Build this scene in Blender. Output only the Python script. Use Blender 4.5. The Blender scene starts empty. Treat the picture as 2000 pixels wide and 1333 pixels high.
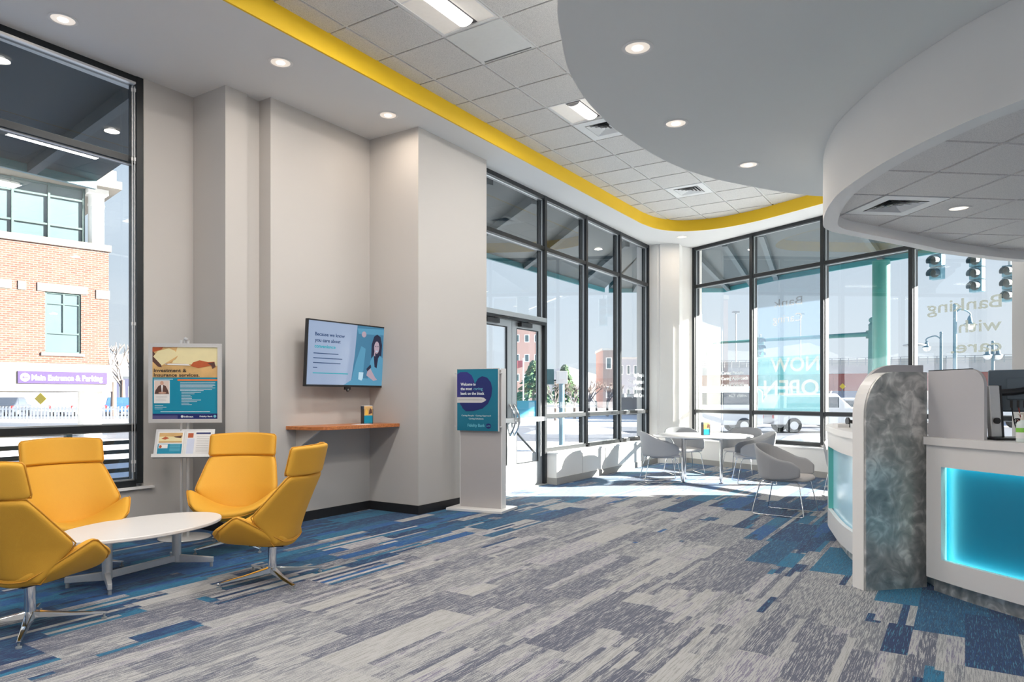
import bpy, bmesh, math, random
from mathutils import Vector, Matrix
random.seed(7)
SC = bpy.context.scene
COL = SC.collection
PI = math.pi

# ------------------------------------------------------------------ camera
F = 1370.0
HC = 1.33
cam_d = bpy.data.cameras.new('camera'); cam = bpy.data.objects.new('camera', cam_d); COL.objects.link(cam)
cam.location = (0, 0, HC); cam.rotation_euler = (PI/2, 0, 0)
cam_d.sensor_width = 36.0; cam_d.lens = F/2000*36.0
cam_d.shift_y = (775-666.5)/2000.0
cam_d.clip_start = 0.05; cam_d.clip_end = 600
SC.camera = cam
# ------------------------------------------------------------------ world, sun, exposure
w = bpy.data.worlds.new('world'); SC.world = w; w.use_nodes = True
nt = w.node_tree; nt.nodes.clear()
out = nt.nodes.new('ShaderNodeOutputWorld'); bg = nt.nodes.new('ShaderNodeBackground')
tc = nt.nodes.new('ShaderNodeTexCoord'); sx = nt.nodes.new('ShaderNodeSeparateXYZ')
rp = nt.nodes.new('ShaderNodeValToRGB')
nt.links.new(tc.outputs['Generated'], sx.inputs[0]); nt.links.new(sx.outputs['Z'], rp.inputs[0])
e = rp.color_ramp.elements
e[0].position = 0.0; e[0].color = (0.82, 0.88, 0.94, 1)
e[1].position = 0.75; e[1].color = (0.25, 0.46, 0.82, 1)
m_ = e.new(0.16); m_.color = (0.70, 0.81, 0.93, 1)
m_ = e.new(0.32); m_.color = (0.62, 0.76, 0.93, 1)
nt.links.new(rp.outputs[0], bg.inputs[0]); bg.inputs[1].default_value = 1.0
nt.links.new(bg.outputs[0], out.inputs[0])
SUN_EL = math.radians(17.5)
sd = bpy.data.lights.new('sun', 'SUN'); sd.energy = 42.0; sd.angle = math.radians(0.6); sd.color = (1.0, 0.93, 0.83)
sun = bpy.data.objects.new('sun', sd); COL.objects.link(sun)
sun.rotation_euler = Vector((-math.cos(SUN_EL), 0.0, -math.sin(SUN_EL))).to_track_quat('-Z', 'Y').to_euler()
sun.location = (20, 10, 12)
SC.view_settings.view_transform = 'Standard'; SC.view_settings.look = 'None'
SC.view_settings.gamma = 1.0; SC.view_settings.use_curve_mapping = False
SC.view_settings.exposure = 0.0
LAMP_W = 38.0      # one troffer
DOWN_W = 6.5       # one downlight

# ------------------------------------------------------------------ materials
MATS = {}
def mat(name, col, rough=0.5, metal=0.0, spec=0.5, emit=None, es=0.0, var=0.04, bump=0.0, scale=30.0, coat=0.0):
    if name in MATS: return MATS[name]
    m = bpy.data.materials.new(name); m.use_nodes = True
    t = m.node_tree; b = t.nodes['Principled BSDF']
    n = t.nodes.new('ShaderNodeTexNoise'); n.inputs['Scale'].default_value = scale; n.inputs['Detail'].default_value = 3
    c = t.nodes.new('ShaderNodeTexCoord'); t.links.new(c.outputs['Object'], n.inputs['Vector'])
    mx = t.nodes.new('ShaderNodeMix'); mx.data_type = 'RGBA'
    mx.inputs[6].default_value = tuple(x*(1-var) for x in col)+(1,)
    mx.inputs[7].default_value = tuple(min(1, x*(1+var)) for x in col)+(1,)
    t.links.new(n.outputs['Fac'], mx.inputs[0]); t.links.new(mx.outputs[2], b.inputs['Base Color'])
    b.inputs['Roughness'].default_value = rough; b.inputs['Metallic'].default_value = metal
    b.inputs['Specular IOR Level'].default_value = spec
    b.inputs['Coat Weight'].default_value = coat
    if emit:
        b.inputs['Emission Color'].default_value = tuple(emit)+(1,); b.inputs['Emission Strength'].default_value = es
    if bump:
        bp = t.nodes.new('ShaderNodeBump'); bp.inputs['Strength'].default_value = bump; bp.inputs['Distance'].default_value = 0.01
        t.links.new(n.outputs['Fac'], bp.inputs['Height']); t.links.new(bp.outputs[0], b.inputs['Normal'])
    MATS[name] = m
    return m

def glass_mat(name, tint=(0.97, 0.985, 0.985), refl=1.0, ior=2.1, film=None, filmfac=0.0):
    m = bpy.data.materials.new(name); m.use_nodes = True
    t = m.node_tree; t.nodes.clear()
    o = t.nodes.new('ShaderNodeOutputMaterial'); tr = t.nodes.new('ShaderNodeBsdfTransparent'); gl = t.nodes.new('ShaderNodeBsdfGlossy')
    fr = t.nodes.new('ShaderNodeFresnel'); mx = t.nodes.new('ShaderNodeMixShader')
    fr.inputs['IOR'].default_value = ior
    tr.inputs[0].default_value = tuple(tint)+(1,); gl.inputs['Roughness'].default_value = 0.0
    gl.inputs[0].default_value = (refl, refl, refl, 1)
    ge = t.nodes.new('ShaderNodeNewGeometry'); iv = t.nodes.new('ShaderNodeMath'); iv.operation = 'SUBTRACT'; iv.inputs[0].default_value = 1.0
    mu = t.nodes.new('ShaderNodeMath'); mu.operation = 'MULTIPLY'     # reflect on the outer faces of the sheet only
    t.links.new(ge.outputs['Backfacing'], iv.inputs[1]); t.links.new(fr.outputs[0], mu.inputs[0]); t.links.new(iv.outputs[0], mu.inputs[1])
    t.links.new(mu.outputs[0], mx.inputs[0]); t.links.new(tr.outputs[0], mx.inputs[1]); t.links.new(gl.outputs[0], mx.inputs[2])
    last = mx
    if film:
        df = t.nodes.new('ShaderNodeBsdfDiffuse'); df.inputs[0].default_value = tuple(film)+(1,)
        tl = t.nodes.new('ShaderNodeBsdfTranslucent'); tl.inputs[0].default_value = tuple(film)+(1,)
        m1 = t.nodes.new('ShaderNodeMixShader'); m1.inputs[0].default_value = 0.6
        t.links.new(df.outputs[0], m1.inputs[1]); t.links.new(tl.outputs[0], m1.inputs[2])
        m2 = t.nodes.new('ShaderNodeMixShader'); m2.inputs[0].default_value = filmfac
        t.links.new(mx.outputs[0], m2.inputs[1]); t.links.new(m1.outputs[0], m2.inputs[2]); last = m2
    t.links.new(last.outputs[0], o.inputs[0])
    MATS[name] = m
    return m

WALL = mat('wall_paint', (0.535, 0.515, 0.495), 0.85, var=0.012, scale=3)
WALLW = mat('wall_paint_white', (0.80, 0.79, 0.77), 0.8, var=0.012, scale=3)
GYP = mat('gypsum_white', (0.83, 0.83, 0.83), 0.9, var=0.01, scale=2)
GREYGYP = mat('gypsum_grey', (0.72, 0.745, 0.745), 0.9, var=0.01, scale=2)
YELLOWP = mat('yellow_paint', (0.88, 0.56, 0.012), 0.6, var=0.01, scale=3)
BLACKM = mat('black_frame_metal', (0.022, 0.026, 0.03), 0.38, metal=0.3, var=0.1)
ALU = mat('brushed_aluminium', (0.70, 0.70, 0.70), 0.38, metal=0.5, var=0.05, scale=80)
ALUD = mat('door_aluminium', (0.42, 0.45, 0.47), 0.42, metal=0.6, var=0.05, scale=80)
CHROME = mat('chrome', (0.8, 0.81, 0.83), 0.09, metal=1.0, var=0.02)
BASEB = mat('black_rubber_base', (0.012, 0.012, 0.014), 0.55, var=0.1)
BASEG = mat('grey_rubber_base', (0.36, 0.35, 0.33), 0.6, var=0.05)
YFAB = mat('yellow_upholstery', (0.74, 0.385, 0.04), 0.62, var=0.05, bump=0.12, scale=260, spec=0.35)
YPIPE = mat('yellow_piping', (0.66, 0.31, 0.03), 0.6, var=0.05, scale=200)
GFAB = mat('grey_upholstery', (0.37, 0.38, 0.40), 0.7, var=0.06, bump=0.1, scale=300, spec=0.3)
GCUSH = mat('pale_grey_cushion', (0.60, 0.57, 0.56), 0.7, var=0.05, scale=300)
LAMW = mat('white_laminate', (0.80, 0.79, 0.78), 0.35, var=0.015, scale=5)
LAMG = mat('grey_laminate', (0.52, 0.51, 0.53), 0.4, var=0.02, scale=8)
PLATE = mat('light_grey_plate', (0.62, 0.61, 0.61), 0.4, var=0.02)
WOOD = None
BLACKP = mat('black_plastic', (0.015, 0.015, 0.017), 0.35, var=0.1)
WHITEP = mat('white_paper', (0.82, 0.82, 0.82), 0.6, var=0.02)
PTEAL = mat('poster_teal', (0.0, 0.25, 0.40), 0.4, var=0.05, scale=4)
PTEAL2 = mat('poster_teal_blue', (0.005, 0.17, 0.27), 0.35, var=0.3, scale=1.5)
PNAVY = mat('poster_navy', (0.012, 0.02, 0.14), 0.4, var=0.08, scale=6)
PORANGE = mat('poster_orange', (0.70, 0.20, 0.06), 0.5)
PTAN = mat('poster_tan', (0.66, 0.42, 0.17), 0.5, var=0.35, scale=9)
PCREAM = mat('poster_cream', (0.80, 0.72, 0.42), 0.5, var=0.1, scale=9)
PRED = mat('poster_terracotta', (0.48, 0.10, 0.03), 0.5, var=0.25, scale=12)
PBROWN = mat('poster_brown', (0.10, 0.045, 0.035), 0.5, var=0.2)
SKINP = mat('poster_skin', (0.62, 0.36, 0.26), 0.6)
INK = mat('dark_ink', (0.03, 0.025, 0.025), 0.5)
INKW = mat('white_ink', (0.78, 0.84, 0.86), 0.5)
INKC = mat('pale_blue_ink', (0.16, 0.52, 0.66), 0.5)
SNOW = mat('snow', (0.62, 0.65, 0.70), 0.8, var=0.05, bump=0.3, scale=0.8)
CONC = mat('concrete', (0.50, 0.50, 0.48), 0.8, var=0.08, scale=2)
ASPH = mat('wet_asphalt', (0.16, 0.17, 0.20), 0.5, var=0.12, scale=1.2)
TEALP = mat('teal_painted_steel', (0.02, 0.15, 0.14), 0.45, var=0.05)
DARKST = mat('dark_teal_steel', (0.02, 0.045, 0.06), 0.5, var=0.1)
REDST = mat('red_oxide_steel', (0.36, 0.14, 0.12), 0.6, var=0.08, scale=2)
GREYST = mat('grey_steel', (0.32, 0.35, 0.37), 0.5, var=0.05)
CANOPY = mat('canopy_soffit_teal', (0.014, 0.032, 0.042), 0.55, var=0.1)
LIMES = mat('limestone', (0.20, 0.18, 0.155), 0.8, var=0.05, scale=2)
EXTW = mat('exterior_glazing', (0.09, 0.13, 0.14), 0.12, var=0.25, scale=0.6, spec=0.9)
EXTF = mat('exterior_green_frame', (0.05, 0.09, 0.088), 0.5)
PURPLE = mat('purple_sign', (0.04, 0.02, 0.10), 0.5)
WHITESIGN = mat('white_sign_letter', (0.9, 0.9, 0.9), 0.5)
BARK = mat('bark', (0.17, 0.13, 0.11), 0.9, var=0.3, scale=8)
TWIG = mat('winter_scrub', (0.26, 0.22, 0.20), 0.9, var=0.4, scale=4)
PINE = mat('pine_needles', (0.07, 0.13, 0.06), 0.9, var=0.4, scale=4)
HILL = mat('wooded_hill', (0.27, 0.28, 0.32), 0.95, var=0.3, scale=0.4)
GLASS = glass_mat('window_glass')
PRIVG = None
LAMPE = mat('lamp_lens', (0.9, 0.9, 0.9), 0.4, emit=(1.0, 0.93, 0.84), es=3.2)
LAMPW = mat('lamp_reflector', (0.80, 0.78, 0.74), 0.35, emit=(1.0, 0.90, 0.80), es=0.15)
LEDT = mat('led_strip', (0.8, 0.9, 0.9), 0.5, emit=(0.30, 0.95, 0.85), es=15.0)
TEALL = mat('backlit_teal_acrylic', (0.0, 0.13, 0.22), 0.4, emit=(0.0, 0.20, 0.36), es=0.2)
FROST = mat('frosted_blue_acrylic', (0.46, 0.66, 0.76), 0.18, emit=(0.25, 0.55, 0.70), es=0.18)
LENSG = mat('green_signal_lens', (0.05, 0.8, 0.6), 0.3, emit=(0.05, 1.0, 0.7), es=2.0)
MATS['_'] = None

def nodes_of(name):
    m = bpy.data.materials.new(name); m.use_nodes = True
    MATS[name] = m
    return m, m.node_tree, m.node_tree.nodes['Principled BSDF']

def mk_wood():
    m, t, b = nodes_of('cherry_laminate')
    c = t.nodes.new('ShaderNodeTexCoord'); mp = t.nodes.new('ShaderNodeMapping'); mp.inputs['Rotation'].default_value = (0, 0, -0.997)
    mp.inputs['Scale'].default_value = (2, 40, 40)
    n = t.nodes.new('ShaderNodeTexNoise'); n.inputs['Scale'].default_value = 1.5; n.inputs['Detail'].default_value = 5
    r = t.nodes.new('ShaderNodeValToRGB'); r.color_ramp.elements[0].color = (0.36, 0.105, 0.03, 1); r.color_ramp.elements[1].color = (0.66, 0.25, 0.08, 1)
    r.color_ramp.elements[0].position = .3; r.color_ramp.elements[1].position = .7
    t.links.new(c.outputs['Object'], mp.inputs[0]); t.links.new(mp.outputs[0], n.inputs[0]); t.links.new(n.outputs['Fac'], r.inputs[0]); t.links.new(r.outputs[0], b.inputs['Base Color'])
    b.inputs['Roughness'].default_value = 0.35
    return m
WOOD = mk_wood()

def mk_swirl():
    m, t, b = nodes_of('swirled_metal_laminate')
    c = t.nodes.new('ShaderNodeTexCoord')
    n1 = t.nodes.new('ShaderNodeTexNoise'); n1.inputs['Scale'].default_value = 3.6; n1.inputs['Detail'].default_value = 1.5; n1.inputs['Distortion'].default_value = 2.2
    n2 = t.nodes.new('ShaderNodeTexNoise'); n2.inputs['Scale'].default_value = 9.0; n2.inputs['Detail'].default_value = 2; n2.inputs['Distortion'].default_value = 1.8
    mx = t.nodes.new('ShaderNodeMix'); mx.data_type = 'FLOAT'; mx.inputs[0].default_value = 0.45
    t.links.new(c.outputs['Object'], n1.inputs[0]); t.links.new(c.outputs['Object'], n2.inputs[0])
    t.links.new(n1.outputs['Fac'], mx.inputs[2]); t.links.new(n2.outputs['Fac'], mx.inputs[3])
    r = t.nodes.new('ShaderNodeValToRGB'); els = r.color_ramp.elements
    els[0].position = .33; els[0].color = (0.27, 0.29, 0.29, 1); els[1].position = .64; els[1].color = (0.86, 0.85, 0.82, 1)
    q = els.new(.5); q.color = (0.47, 0.475, 0.465, 1)
    t.links.new(mx.outputs[0], r.inputs[0]); t.links.new(r.outputs[0], b.inputs['Base Color'])
    b.inputs['Metallic'].default_value = 0.55; b.inputs['Roughness'].default_value = 0.42
    bp = t.nodes.new('ShaderNodeBump'); bp.inputs['Strength'].default_value = 0.25; bp.inputs['Distance'].default_value = 0.05
    t.links.new(mx.outputs[0], bp.inputs['Height']); t.links.new(bp.outputs[0], b.inputs['Normal'])
    return m
SWIRL = mk_swirl()

def mk_tile(name, c0, c1):
    m, t, b = nodes_of(name)
    c = t.nodes.new('ShaderNodeTexCoord')
    n = t.nodes.new('ShaderNodeTexNoise'); n.inputs['Scale'].default_value = 150.0; n.inputs['Detail'].default_value = 4; n.inputs['Roughness'].default_value = .8
    r = t.nodes.new('ShaderNodeValToRGB'); r.color_ramp.elements[0].color = c0+(1,); r.color_ramp.elements[1].color = c1+(1,)
    r.color_ramp.elements[0].position = .36; r.color_ramp.elements[1].position = .54
    t.links.new(c.outputs['Object'], n.inputs[0]); t.links.new(n.outputs['Fac'], r.inputs[0]); t.links.new(r.outputs[0], b.inputs['Base Color'])
    b.inputs['Roughness'].default_value = 0.95
    bp = t.nodes.new('ShaderNodeBump'); bp.inputs['Strength'].default_value = 0.4; bp.inputs['Distance'].default_value = 0.003
    t.links.new(n.outputs['Fac'], bp.inputs['Height']); t.links.new(bp.outputs[0], b.inputs['Normal'])
    return m
TILE = mk_tile('mineral_fibre_tile', (0.42, 0.42, 0.42), (0.76, 0.75, 0.74))
TILEL = mk_tile('mineral_fibre_tile_low', (0.66, 0.66, 0.66), (0.92, 0.91, 0.90))
SOFFM = mat('soffit_white', (0.74, 0.745, 0.75), 0.9, var=0.01, scale=2)
RIMW = mat('rim_white', (0.92, 0.92, 0.92), 0.85, var=0.01, scale=2)

def mk_brick(name, c0, c1, mortar, scale=1.0):
    m, t, b = nodes_of(name)
    c = t.nodes.new('ShaderNodeTexCoord'); mp = t.nodes.new('ShaderNodeMapping')
    br = t.nodes.new('ShaderNodeTexBrick'); br.inputs['Scale'].default_value = scale
    br.inputs['Color1'].default_value = c0+(1,); br.inputs['Color2'].default_value = c1+(1,); br.inputs['Mortar'].default_value = mortar+(1,)
    br.inputs['Mortar Size'].default_value = 0.012; br.inputs['Brick Width'].default_value = 0.24; br.inputs['Row Height'].default_value = 0.08
    t.links.new(c.outputs['UV'], br.inputs[0]); t.links.new(br.outputs[0], b.inputs['Base Color'])
    b.inputs['Roughness'].default_value = 0.9
    return m
BRICK = mk_brick('pale_red_brick', (0.105, 0.042, 0.031), (0.15, 0.068, 0.05), (0.17, 0.135, 0.115))
BRICK2 = mat('distant_brick', (0.45, 0.24, 0.20), 0.9, var=0.1, scale=1)

D1 = Vector((0.5426, 0.8400, 0)); N1 = Vector((0.8400, -0.5426, 0))
D2 = Vector((0.509, -0.861, 0)).normalized(); N2 = Vector((0.861, 0.509, 0)).normalized()
def W(s, n, z=0.0): return D1*s + N1*n + Vector((0, 0, z))
def R(t, q, z=0.0): return D2*t + N2*(10.49-q) + Vector((0, 0, z))

def mk_carpet():
    m, t, b = nodes_of('plank_carpet')
    N = t.nodes.new; L = t.links.new
    geo = N('ShaderNodeNewGeometry')
    def dot(v):
        d = N('ShaderNodeVectorMath'); d.operation = 'DOT_PRODUCT'; L(geo.outputs['Position'], d.inputs[0]); d.inputs[1].default_value = v
        return d.outputs['Value']
    def M(op, a, b_=None, c_=None, clamp=False):
        x = N('ShaderNodeMath'); x.operation = op; x.use_clamp = clamp
        for i, v in enumerate((a, b_, c_)):
            if v is None: continue
            if isinstance(v, (int, float)): x.inputs[i].default_value = v
            else: L(v, x.inputs[i])
        return x.outputs[0]
    def comb(a, b_, c_=0.0):
        x = N('ShaderNodeCombineXYZ')
        for i, v in enumerate((a, b_, c_)):
            if isinstance(v, (int, float)): x.inputs[i].default_value = v
            else: L(v, x.inputs[i])
        return x.outputs[0]
    def wn(v):
        x = N('ShaderNodeTexWhiteNoise'); x.noise_dimensions = '3D'; L(v, x.inputs['Vector']); return x.outputs['Value']
    def smooth(v, a, b_):
        x = N('ShaderNodeMapRange'); x.interpolation_type = 'SMOOTHSTEP'; L(v, x.inputs['Value'])
        x.inputs['From Min'].default_value = a; x.inputs['From Max'].default_value = b_
        return x.outputs['Result']
    def mixf(f, a, b_):
        x = N('ShaderNodeMix'); x.data_type = 'FLOAT'
        for i, v in ((0, f), (2, a), (3, b_)):
            if isinstance(v, (int, float)): x.inputs[i].default_value = v
            else: L(v, x.inputs[i])
        return x.outputs[0]
    def mixc(f, a, b_):
        x = N('ShaderNodeMix'); x.data_type = 'RGBA'
        if isinstance(f, (int, float)): x.inputs[0].default_value = f
        else: L(f, x.inputs[0])
        for i, v in ((6, a), (7, b_)):
            if isinstance(v, tuple): x.inputs[i].default_value = v+(1,)
            else: L(v, x.inputs[i])
        return x.outputs[2]
    s = dot(tuple(D1)); n = dot(tuple(N1)); X = dot((1, 0, 0))
    def cells(wd, ln, seed):
        r = M('FLOOR', M('DIVIDE', n, wd)); sh = wn(comb(r, seed, 0.5))
        c = M('FLOOR', M('ADD', M('DIVIDE', s, ln), M('MULTIPLY', sh, 9.0)))
        cs = M('MULTIPLY', M('ADD', M('SUBTRACT', c, M('MULTIPLY', sh, 9.0)), .5), ln); cn = M('MULTIPLY', M('ADD', r, .5), wd)
        return wn(comb(r, c, seed+.1)), wn(comb(r, c, seed+7.7)), wn(comb(r, c, seed+3.3)), cs, cn
    a1, a2, a3, cs, cn = cells(0.25, 1.0, 1.0)
    b1, b2, b3, _a, _b = cells(0.125, 0.55, 5.0)
    c1, c2, c3, _a, _b = cells(0.0417, 0.8, 9.0)
    pick = M('GREATER_THAN', a2, 0.40); pick2 = M('GREATER_THAN', b2, 0.42)
    v = mixf(pick, a1, mixf(pick2, b1, c1)); bl = mixf(pick, a3, mixf(pick2, b3, c3))
    # thread streaks along the planks
    st = N('ShaderNodeTexNoise'); st.inputs['Scale'].default_value = 1.0; st.inputs['Detail'].default_value = 2.5; st.inputs['Roughness'].default_value = .6
    L(comb(M('MULTIPLY', s, 9.0), M('MULTIPLY', n, 185.0), M('MULTIPLY', a1, 30.0)), st.inputs['Vector'])
    sp = N('ShaderNodeTexNoise'); sp.inputs['Scale'].default_value = 1.0; sp.inputs['Detail'].default_value = 2.0
    L(comb(M('MULTIPLY', s, 140.0), M('MULTIPLY', n, 260.0), 0.0), sp.inputs['Vector'])
    thr = mixf(v, 0.41, 0.56)
    thread = smooth(M('SUBTRACT', M('ADD', st.outputs['Fac'], M('MULTIPLY', M('SUBTRACT', sp.outputs['Fac'], .5), .5)), thr), -0.035, 0.035)
    rg = N('ShaderNodeValToRGB'); rg.color_ramp.interpolation = 'CONSTANT'
    el = rg.color_ramp.elements; el[0].position = 0; el[0].color = (0.095, 0.105, 0.15, 1); el[1].position = .3; el[1].color = (0.155, 0.165, 0.195, 1)
    for p, c in ((.55, (0.25, 0.255, 0.27)), (.75, (0.19, 0.18, 0.25)), (.9, (0.30, 0.30, 0.29))):
        q = el.new(p); q.color = c+(1,)
    L(v, rg.inputs[0])
    grey = mixc(thread, (0.43, 0.43, 0.43), rg.outputs[0])
    rb = N('ShaderNodeValToRGB'); rb.color_ramp.interpolation = 'CONSTANT'
    el = rb.color_ramp.elements; el[0].position = 0; el[0].color = (0.003, 0.05, 0.17, 1); el[1].position = .3; el[1].color = (0.004, 0.105, 0.23, 1)
    for p, c in ((.5, (0.005, 0.025, 0.10)), (.68, (0.005, 0.15, 0.28)), (.85, (0.004, 0.08, 0.27))):
        q = el.new(p); q.color = c+(1,)
    L(v, rb.inputs[0])
    blue = mixc(M('MULTIPLY', thread, 0.8), rb.outputs[0], (0.004, 0.02, 0.075))
    bluestripe = mixc(M('GREATER_THAN', st.outputs['Fac'], 0.59), blue, (0.05, 0.20, 0.31))
    X = M('ADD', M('MULTIPLY', cs, D1.x), M('MULTIPLY', cn, N1.x))
    pL = M('MULTIPLY', smooth(cn, -3.3, -5.0), 0.92)
    pR = M('MULTIPLY', smooth(X, 1.6, 2.7), 0.72)
    pF = M('MULTIPLY', smooth(cs, 9.3, 11.5), 0.72)
    p = M('MAXIMUM', M('MAXIMUM', pL, pR), M('MAXIMUM', pF, 0.012))
    ln = N('ShaderNodeTexNoise'); ln.inputs['Scale'].default_value = 1.0; ln.inputs['Detail'].default_value = 1.0
    L(comb(M('MULTIPLY', cs, 0.5), M('MULTIPLY', cn, 1.2), 4.0), ln.inputs['Vector'])
    p = M('MULTIPLY', p, M('ADD', M('MULTIPLY', ln.outputs['Fac'], 1.6), 0.25))
    isb = M('LESS_THAN', bl, p)
    col = mixc(isb, grey, bluestripe)
    L(col, b.inputs['Base Color'])
    b.inputs['Roughness'].default_value = 0.9; b.inputs['Specular IOR Level'].default_value = 0.25
    b.inputs['Sheen Weight'].default_value = 0.15
    bp = N('ShaderNodeBump'); bp.inputs['Strength'].default_value = 0.5; bp.inputs['Distance'].default_value = 0.004
    L(sp.outputs['Fac'], bp.inputs['Height']); L(bp.outputs[0], b.inputs['Normal'])
    return m
CARPET = mk_carpet()

# ------------------------------------------------------------------ mesh helpers
class MB:
    def __init__(self): self.v = []; self.f = []; self.sm = set(); self.uv = None
    def add(self, vs, fs, smooth=False):
        o = len(self.v); self.v += [tuple(p) for p in vs]
        for f in fs:
            if smooth: self.sm.add(len(self.f))
            self.f.append(tuple(i+o for i in f))
        return self
    def hexa(self, p):   # p: 4 bottom, 4 top
        return self.add(p, [(3, 2, 1, 0), (4, 5, 6, 7), (0, 1, 5, 4), (1, 2, 6, 5), (2, 3, 7, 6), (3, 0, 4, 7)])
    def box(self, x0, x1, y0, y1, z0, z1, fr=None):
        p = [(x0, y0, z0), (x1, y0, z0), (x1, y1, z0), (x0, y1, z0), (x0, y0, z1), (x1, y0, z1), (x1, y1, z1), (x0, y1, z1)]
        if fr is not None: p = [fr(*q) for q in p]
        return self.hexa(p)
    def prism(self, poly, z0, z1):
        n = len(poly); P = [(p[0], p[1], z0) for p in poly]+[(p[0], p[1], z1) for p in poly]
        fs = [tuple(range(n-1, -1, -1)), tuple(range(n, 2*n))]+[(i, (i+1) % n, (i+1) % n+n, i+n) for i in range(n)]
        return self.add(P, fs)
    def extr(self, poly3, vec):
        n = len(poly3); v = Vector(vec); P = [Vector(p) for p in poly3]; P = P+[p+v for p in P]
        return self.add(P, [tuple(range(n-1, -1, -1)), tuple(range(n, 2*n))]+[(i, (i+1) % n, (i+1) % n+n, i+n) for i in range(n)])
    def cyl(self, a, b, r0, r1=None, n=16, cap=True):
        a = Vector(a); b = Vector(b); r1 = r0 if r1 is None else r1
        d = (b-a).normalized(); u = d.orthogonal().normalized(); v = d.cross(u)
        P = []
        for c, r in ((a, r0), (b, r1)):
            for i in range(n):
                t = 2*PI*i/n; P.append(c+(u*math.cos(t)+v*math.sin(t))*r)
        self.add(P, [(i, (i+1) % n, (i+1) % n+n, i+n) for i in range(n)], True)
        if cap: self.add(P, [tuple(range(n-1, -1, -1)), tuple(range(n, 2*n))])
        return self
    def tube(self, path, r, n=8, closed=False):
        P = [Vector(p) for p in path]; k = len(P); rings = []
        up = None
        for i in range(k):
            if closed: t = P[(i+1) % k]-P[i-1]
            else: t = P[min(i+1, k-1)]-P[max(i-1, 0)]
            t.normalize()
            if up is None: up = t.orthogonal().normalized()
            up = (up-t*up.dot(t)).normalized(); v = t.cross(up)
            rr = r[i] if isinstance(r, (list, tuple)) else r
            rings.append([P[i]+(up*math.cos(2*PI*j/n)+v*math.sin(2*PI*j/n))*rr for j in range(n)])
        V = [p for g in rings for p in g]; fs = []
        for i in range(k if closed else k-1):
            a = i*n; b_ = ((i+1) % k)*n
            fs += [(a+j, a+(j+1) % n, b_+(j+1) % n, b_+j) for j in range(n)]
        self.add(V, fs, True)
        if not closed: self.add(V, [tuple(range(n-1, -1, -1)), tuple((k-1)*n+j for j in range(n))])
        return self
    def lathe(self, prof, c=(0, 0, 0), n=32):
        c = Vector(c); k = len(prof); V = []
        for r, z in prof:
            for i in range(n):
                t = 2*PI*i/n; V.append(c+Vector((r*math.cos(t), r*math.sin(t), z)))
        fs = []
        for j in range(k-1):
            fs += [(j*n+i, j*n+(i+1) % n, (j+1)*n+(i+1) % n, (j+1)*n+i) for i in range(n)]
        self.add(V, fs, True)
        self.add(V, [tuple(range(n-1, -1, -1)), tuple((k-1)*n+i for i in range(n))])
        return self
    def sphere(self, c, r, sz=1.0, n=14):
        return self.lathe([(max(1e-4, r*math.sin(PI*i/n)), -r*sz*math.cos(PI*i/n)) for i in range(n+1)], c, 2*n)
    def grid(self, g, smooth=True, flip=False):   # g[i][j] points
        a = len(g); b_ = len(g[0]); V = [p for r in g for p in r]; fs = []
        for i in range(a-1):
            for j in range(b_-1):
                q = (i*b_+j, i*b_+j+1, (i+1)*b_+j+1, (i+1)*b_+j); fs.append(q[::-1] if flip else q)
        return self.add(V, fs, smooth)
    def build(self, name, m, parent=None, sub=0, bevel=0.0, uvf=None, weld=False):
        me = bpy.data.meshes.new(name); me.from_pydata(self.v, [], self.f); me.update()
        for i in self.sm: me.polygons[i].use_smooth = True
        if weld or sub or bevel:
            bm = bmesh.new(); bm.from_mesh(me); bmesh.ops.remove_doubles(bm, verts=bm.verts, dist=1e-5); bmesh.ops.recalc_face_normals(bm, faces=bm.faces); bm.to_mesh(me); bm.free()
        if uvf:
            ul = me.uv_layers.new(name='uv')
            for lp in me.loops: ul.data[lp.index].uv = uvf(Vector(me.vertices[lp.vertex_index].co))
        me.materials.append(m)
        o = bpy.data.objects.new(name, me); COL.objects.link(o)
        if parent is not None:
            o.parent = parent
        if bevel:
            md = o.modifiers.new('bevel', 'BEVEL'); md.width = bevel; md.segments = 2; md.limit_method = 'ANGLE'; md.angle_limit = 0.6
        if sub:
            md = o.modifiers.new('sub', 'SUBSURF'); md.levels = sub; md.render_levels = sub
        return o

def tag(o, label=None, cat=None, group=None, kind=None):
    if label: o['label'] = label
    if cat: o['category'] = cat
    if group: o['group'] = group
    if kind: o['kind'] = kind
    return o
def empty(name, loc=(0, 0, 0), rz=0.0, label=None, cat=None, group=None, kind=None):
    o = bpy.data.objects.new(name, None); COL.objects.link(o); o.empty_display_size = 0.1
    o.location = loc; o.rotation_euler = (0, 0, rz)
    return tag(o, label, cat, group, kind)
def copy_tree(o, parent=None):
    c = o.copy(); COL.objects.link(c)
    if parent is not None: c.parent = parent
    for ch in list(o.children): copy_tree(ch, c)
    return c
def struct(name, mb, m, **k):
    return tag(mb.build(name, m, **k), kind='structure')

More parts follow.
